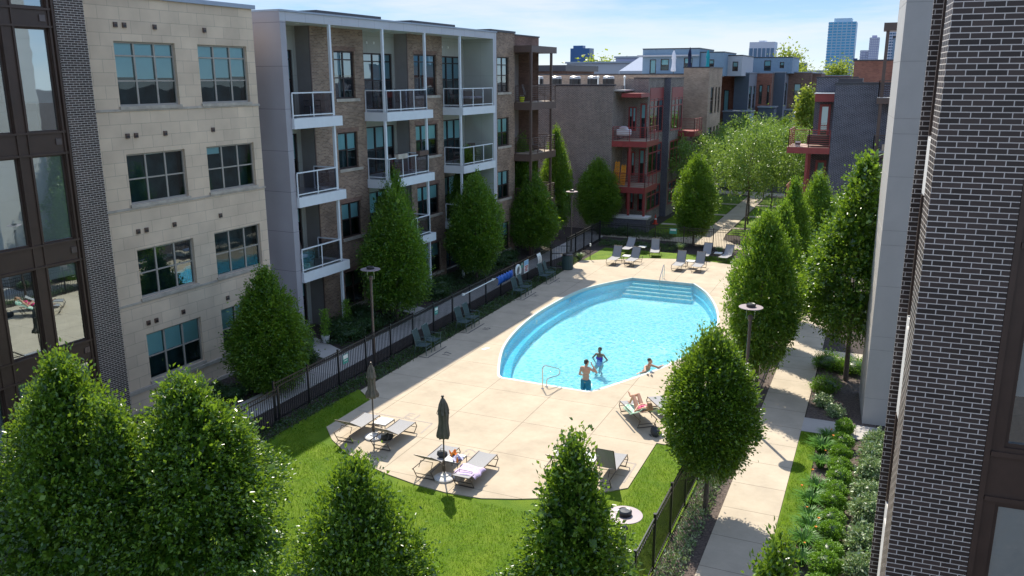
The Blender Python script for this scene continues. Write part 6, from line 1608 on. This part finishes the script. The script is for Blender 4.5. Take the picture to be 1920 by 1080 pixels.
# ------------------------------------------------------------------ parked cars glimpsed on the far street
def make_car(name, label, paint, group):
    t = thing(name, label, 'car', (0, 0, 0), group=group)
    def loft(secs, mt, nm):
        mb = MB(); k_ = mb.mi(mt); n_ = len(secs[0][1])
        for x_, pr in secs:
            for (y_, z_) in pr: mb.v.append((x_, y_, z_))
        for i in range(len(secs)-1):
            for j in range(n_): mb.f.append((i*n_+j, i*n_+(j+1) % n_, (i+1)*n_+(j+1) % n_, (i+1)*n_+j)); mb.m.append(k_)
        mb.f.append(tuple(reversed(range(n_)))); mb.m.append(k_); mb.f.append(tuple((len(secs)-1)*n_+j for j in range(n_))); mb.m.append(k_)
        o = mb.build(nm, t, smooth=False, bevel=.03); return o
    sec = lambda w_, z0_, z1_: [(-w_*.96, z0_), (w_*.96, z0_), (w_, (z0_+z1_)/2), (w_*.93, z1_), (-w_*.93, z1_), (-w_, (z0_+z1_)/2)]
    loft([(-2.25, sec(.78, .35, .78)), (-2.1, sec(.88, .25, .92)), (-1.0, sec(.92, .22, .98)), (.9, sec(.92, .22, .96)), (1.9, sec(.88, .25, .86)), (2.25, sec(.76, .35, .70))], paint, 'body')
    loft([(-1.75, sec(.74, .95, .98)), (-1.15, sec(.72, .96, 1.42)), (.2, sec(.72, .96, 1.46)), (1.15, sec(.74, .93, .97))], 'car_glass', 'cabin_glass')
    mb = MB(); mb.box((-1.1, -.66, 1.44), (.25, .66, 1.49), paint); mb.build('roof', t, bevel=.02)
    for x_ in (-1.4, 1.4):
        for s_ in (-1, 1):
            w_ = MB(); i0 = 0
            for r_, yy in ((.32, s_*.70), (.32, s_*.90), (.20, s_*.905)):
                for q_ in range(18): w_.v.append((x_+r_*math.cos(q_*math.pi/9), yy, .32+r_*math.sin(q_*math.pi/9)))
            k_ = w_.mi('rubber'); k2 = w_.mi('ac_metal')
            for a in range(2):
                for q_ in range(18): w_.f.append((a*18+q_, a*18+(q_+1) % 18, (a+1)*18+(q_+1) % 18, (a+1)*18+q_)); w_.m.append(k_)
            w_.f.append(tuple(36+q_ for q_ in range(18))); w_.m.append(k2)
            w_.build('wheel', t)
    for s_ in (-1, 1):
        mb = MB(); mb.box((2.12, s_*.62-.13, .58), (2.24, s_*.62+.13, .70), 'white_plastic'); mb.build('headlight', t)
    return t
c1 = make_car('parked_car', 'white car parked across the far street behind the light green trees', 'car_white', 'cars parked along the far street'); c1.location = (-13.6, 90.3, -.05)
dup(c1, 'white car parked at the right end of the far street', (-5.6, 90.4, -.05), R(180))
c2 = make_car('parked_car', 'grey car parked at the left of the far street', 'car_grey', 'cars parked along the far street'); c2.location = (-19.6, 90.3, -.05)

# ------------------------------------------------------------------ people
def flesh(name, caps, ells, mt, parent, voxel=.012, smooth_it=4):
    """one continuous surface from tapered limbs (capsules) and rounded masses"""
    bm = bmesh.new()
    def sph(c_, r_, sc=(1, 1, 1), rot=None):
        m_ = Matrix.Translation(Vector(c_))
        if rot is not None: m_ = m_ @ rot
        m_ = m_ @ Matrix.Diagonal((r_*sc[0], r_*sc[1], r_*sc[2], 1))
        bmesh.ops.create_uvsphere(bm, u_segments=14, v_segments=9, radius=1, matrix=m_)
    for (p, q_, r0, r1) in caps:
        p = Vector(p); q_ = Vector(q_); d = q_-p
        sph(p, r0); sph(q_, r1)
        if d.length > 1e-4:
            rot = d.to_track_quat('Z', 'Y').to_matrix().to_4x4()
            bmesh.ops.create_cone(bm, cap_ends=True, segments=14, radius1=r0, radius2=r1, depth=d.length, matrix=Matrix.Translation((p+q_)/2) @ rot)
    for (c_, sc, rot) in ells: sph(c_, 1, sc, rot)
    me = bpy.data.meshes.new(name); bm.to_mesh(me); bm.free()
    me.materials.append(M[mt])
    o = bpy.data.objects.new(name, me); link(o, parent)
    rm = o.modifiers.new('remesh', 'REMESH'); rm.mode = 'VOXEL'; rm.voxel_size = voxel; rm.use_smooth_shade = True
    if smooth_it: sm = o.modifiers.new('smooth', 'SMOOTH'); sm.iterations = smooth_it; sm.factor = .5
    return o
def hand(caps, w, dirv, side, palm_n, s_=1.0, curl=.35):
    """palm, four unequal bent fingers and a side thumb"""
    w = Vector(w); d = Vector(dirv).normalized(); n_ = Vector(palm_n).normalized(); x_ = d.cross(n_).normalized()*side; n_ = x_.cross(d).normalized()
    c_ = w+d*.045*s_
    for k_ in (-.028, -.010, .010, .028): caps.append((w+x_*k_*.6*s_, w+d*.085*s_+x_*k_*s_, .014*s_, .012*s_))
    for k_, L1 in ((-.030, .060), (-.010, .074), (.011, .078), (.031, .068)):
        a = w+d*.088*s_+x_*k_*s_; b__ = a+(d*math.cos(curl)-n_*math.sin(curl))*L1*.55*s_; e_ = b__+(d*math.cos(curl*2.2)-n_*math.sin(curl*2.2))*L1*.45*s_
        caps.append((a, b__, .0095*s_, .0088*s_)); caps.append((b__, e_, .0088*s_, .0078*s_))
    a = w+d*.025*s_+x_*.026*s_; b__ = a+(d*.6+x_*.75-n_*.2).normalized()*.045*s_; caps.append((a, b__, .013*s_, .011*s_)); caps.append((b__, b__+(d*.85+x_*.35-n_*.25).normalized()*.03*s_, .011*s_, .009*s_))
def head(caps, ells, c_, s_=1.0, yaw=0.0, pitch=0.0):
    """skull, jaw, nose, brow, lips, ears; faces +y turned by yaw"""
    R_ = Matrix.Rotation(yaw, 4, 'Z') @ Matrix.Rotation(pitch, 4, 'X')
    P_ = lambda x_, y_, z_: Vector(c_)+(R_ @ Vector((x_*s_, y_*s_, z_*s_)))
    ells += [(P_(0, -.012, .018), (.074*s_, .094*s_, .095*s_), R_), (P_(0, .028, -.045), (.055*s_, .062*s_, .066*s_), R_), (P_(0, .045, -.09), (.030*s_, .028*s_, .022*s_), R_)]
    caps += [(P_(0, .088, .018), P_(0, .106, -.022), .010*s_, .014*s_), (P_(-.03, .078, .034), P_(.03, .078, .034), .013*s_, .013*s_), (P_(-.018, .088, -.056), P_(.018, .088, -.056), .008*s_, .008*s_)]
    for s2_ in (-1, 1): ells.append((P_(s2_*.076, -.005, -.005), (.010*s_, .020*s_, .032*s_), R_))
    return P_
def eyes(P_, parent, s_=1.0):
    for q_ in (-1, 1):
        mb = MB(); c_ = P_(q_*.030, .084, .012); mb.lathe([(.0, -.007*s_), (.008*s_, -.004*s_), (.010*s_, 0), (.008*s_, .004*s_), (.0, .007*s_)], 'ink', 8, cap=False)
        o = mb.build('eye', parent); o.location = c_

# man standing in the shallow end, hand to his ear
pm = thing('person', 'man in teal shorts standing in the pool, back turned, hand at his ear', 'person', (-9.56, 28.62, -.80), R(-8), 'people at the pool')
C_, E_ = [], []
for s_ in (-1, 1):
    C_ += [((s_*.095, 0, .93), (s_*.105, .02, .52), .092, .062), ((s_*.105, .02, .52), (s_*.105, -.02, .30), .060, .056), ((s_*.105, -.02, .30), (s_*.105, 0, .09), .055, .038), ((s_*.105, -.03, .045), (s_*.115, .16, .035), .042, .032)]
E_ += [((0, 0, .96), (.165, .115, .13), None), ((0, .005, 1.12), (.140, .095, .14), None), ((0, .01, 1.32), (.175, .112, .17), None), ((0, 0, 1.42), (.165, .09, .075), None)]
C_ += [((-.155, 0, 1.445), (.155, 0, 1.445), .062, .062), ((0, 0, 1.44), (0, .02, 1.56), .058, .054)]
C_ += [((.19, 0, 1.43), (.43, .03, 1.34), .052, .040), ((.43, .03, 1.34), (.22, .09, 1.56), .042, .028)]
C_ += [((-.19, 0, 1.43), (-.27, .0, 1.15), .052, .040), ((-.27, .0, 1.15), (-.20, .22, 1.06), .040, .028)]
hand(C_, (.215, .095, 1.565), (-.55, .1, .7), 1, (-.8, 0, -.5), 1.0, .5)
hand(C_, (-.20, .22, 1.06), (.35, .9, -.1), -1, (0, 0, 1), 1.0, .5)
PH = head(C_, E_, (.01, .03, 1.665), 1.03, -.35)
flesh('body', C_, E_, 'skin', pm); eyes(PH, pm)
flesh('hair', [], [(PH(0, -.030, .045), (.084, .098, .084), None), (PH(0, -.055, .0), (.072, .062, .075), None)], 'hair_dark', pm, .012, 2)
sc_, se_ = [], [((0, 0, .955), (.180, .130, .075), None)]
for s_ in (-1, 1): sc_ += [((s_*.095, 0, .92), (s_*.115, .015, .62), .112, .105)]
flesh('swim_shorts', sc_, se_, 'teal_cloth', pm, .014, 3)
# woman in the water facing the camera, knees bent
pw = thing('person', 'woman in a purple swimsuit standing chest deep in the pool, hands on hips', 'person', (-10.08, 31.95, -1.02), R(172), 'people at the pool')
C_, E_ = [], []
for s_ in (-1, 1):
    C_ += [((s_*.09, 0, .63), (s_*.14, .30, .43), .095, .056), ((s_*.14, .30, .50), (s_*.12, .0, .29), .052, .034), ((s_*.12, -.01, .25), (s_*.13, .14, .235), .034, .026)]
    C_ += [((s_*.17, 0, 1.10), (s_*.34, -.03, .90), .043, .035), ((s_*.34, -.03, .90), (s_*.18, .06, .77), .035, .025)]
E_ += [((0, 0, .68), (.165, .12, .12), None), ((0, 0, .83), (.120, .085, .13), None), ((0, .01, .99), (.145, .10, .13), None)]
C_ += [((-.14, 0, 1.11), (.14, 0, 1.11), .048, .048), ((0, 0, 1.10), (0, .015, 1.22), .045, .043)]
for s_ in (-1, 1): hand(C_, (s_*.18, .06, .77), (-s_*.3, .5, -.5), s_, (s_, 0, 0), .9, .5)
PH = head(C_, E_, (0, .02, 1.305), .98, 0)
flesh('body', C_, E_, 'skin_deep', pw); eyes(PH, pw)
flesh('hair', [], [(PH(0, -.028, .042), (.083, .094, .086), None), (PH(0, -.085, .06), (.04, .04, .04), None)], 'hair_dark', pw, .012, 2)
flesh('swimsuit', [((-.06, .045, 1.00), (-.10, .0, 1.13), .03, .018), ((.06, .045, 1.00), (.10, .0, 1.13), .03, .018)], [((0, 0, .68), (.175, .13, .125), None), ((0, 0, .82), (.132, .097, .12), None), ((-.065, .055, .96), (.082, .075, .075), None), ((.065, .055, .96), (.082, .075, .075), None), ((0, 0, .93), (.145, .10, .08), None)], 'purple_cloth', pw, .013, 3)
# man leaning on the pool edge
pe = thing('person', 'man in the pool leaning with spread arms on the right pool edge', 'person', (-7.86, 31.13, -1.15), R(-115), 'people at the pool')
C_, E_ = [], []
for s_ in (-1, 1):
    C_ += [((s_*.09, -.22, .80), (s_*.12, -.30, .40), .090, .060), ((s_*.12, -.30, .42), (s_*.13, -.60, .30), .056, .036), ((s_*.13, -.62, .29), (s_*.14, -.72, .24), .036, .026)]
E_ += [((0, -.19, .86), (.16, .115, .12), None), ((0, -.10, 1.02), (.138, .098, .14), None), ((0, .02, 1.20), (.170, .112, .16), Matrix.Rotation(-.35, 4, 'X')), ((0, .06, 1.30), (.165, .09, .07), None)]
C_ += [((-.15, .06, 1.32), (.15, .06, 1.32), .060, .060), ((0, .07, 1.32), (0, .13, 1.44), .056, .052)]
C_ += [((-.19, .06, 1.31), (-.36, .28, 1.235), .052, .041), ((-.36, .28, 1.235), (-.60, .24, 1.225), .040, .028), ((.19, .06, 1.31), (.40, .26, 1.235), .052, .041), ((.40, .26, 1.235), (.66, .20, 1.225), .040, .028)]
hand(C_, (-.60, .24, 1.222), (-1, -.1, -.05), -1, (0, 0, 1), 1, .25); hand(C_, (.66, .20, 1.222), (1, -.15, -.05), 1, (0, 0, 1), 1, .25)
PH = head(C_, E_, (0, .15, 1.545), 1.0, .25)
flesh('body', C_, E_, 'skin', pe); eyes(PH, pe)
flesh('hair', [], [(PH(0, -.028, .050), (.080, .092, .074), None)], 'hair_dark', pe, .012, 2)
# woman on the lounger
pl_ = thing('person', 'woman in a pink swimsuit lying on a lounger with one leg raised', 'person', (-6.19, 25.21, .03), R(38.3), 'people at the pool')
C_, E_ = [], []
C_ += [((-.09, .86, .48), (-.09, 1.20, .80), .088, .056), ((-.09, 1.20, .80), (-.08, 1.50, .46), .052, .034), ((-.08, 1.50, .43), (-.08, 1.68, .42), .034, .024)]
C_ += [((.09, .86, .49), (.10, 1.24, .82), .088, .056), ((.10, 1.24, .80), (-.04, 1.58, .64), .052, .034), ((-.04, 1.59, .64), (-.05, 1.74, .74), .034, .024)]
E_ += [((0, .80, .47), (.165, .13, .095), None), ((0, .62, .52), (.125, .13, .085), Matrix.Rotation(-.45, 4, 'X')), ((0, .42, .63), (.150, .14, .10), Matrix.Rotation(-.5, 4, 'X'))]
C_ += [((-.14, .31, .69), (.14, .31, .69), .048, .048), ((0, .30, .70), (0, .19, .80), .045, .043)]
C_ += [((-.17, .32, .68), (-.30, .56, .52), .042, .034), ((-.30, .56, .52), (-.10, .74, .62), .034, .024), ((.17, .32, .68), (.30, .55, .56), .042, .034), ((.30, .55, .56), (.10, .72, .66), .034, .024)]
hand(C_, (-.10, .74, .62), (.8, .45, .1), -1, (0, 0, 1), .9, .5); hand(C_, (.10, .72, .66), (-.8, .45, .1), 1, (0, 0, 1), .9, .5)
PH = head(C_, E_, (0, .12, .885), .97, 0, .55)
flesh('body', C_, E_, 'skin', pl_); eyes(PH, pl_)
flesh('hair', [((-.05, .02, .86), (-.10, .10, .70), .045, .03), ((.05, .02, .86), (.10, .10, .70), .045, .03)], [(PH(0, -.032, .045), (.085, .095, .09), None), ((0, .03, .80), (.09, .06, .09), None)], 'hair_blonde', pl_, .013, 2)
flesh('swimsuit', [((-.06, .46, .70), (-.08, .32, .735), .03, .02), ((.06, .46, .70), (.08, .32, .735), .03, .02)], [((0, .80, .475), (.172, .135, .102), None), ((0, .62, .525), (.133, .135, .092), Matrix.Rotation(-.45, 4, 'X')), ((-.06, .46, .69), (.075, .07, .06), None), ((.06, .46, .69), (.075, .07, .06), None)], 'pink_cloth', pl_, .013, 3)
# her towel follows the seat and the raised back
mb = MB(); k_ = mb.mi('green_towel'); prof = [(.05, .80), (.30, .655), (.55, .53), (.80, .405), (1.1, .395), (1.45, .395)]
for i, (y_, z_) in enumerate(prof):
    for j in range(7): x_ = (-.37+.74*j/6); mb.v.append((x_+.02*math.sin(i*2), y_+.015*math.sin(j*2.3+i), z_+.006*math.sin(j*3+i*2)-(.10 if j in (0, 6) else 0)))
for i in range(len(prof)-1):
    for j in range(6): a = i*7+j; mb.f.append((a, a+1, a+8, a+7)); mb.m.append(k_)
tw = mb.build('towel', None, smooth=True); tw.location = (-6.19, 25.21, .03); tw.rotation_euler = (0, 0, R(38.3)); tag(tw, 'green tropical print towel under the sunbathing woman', 'towel')
sdm = tw.modifiers.new('thickness', 'SOLIDIFY'); sdm.thickness = .008
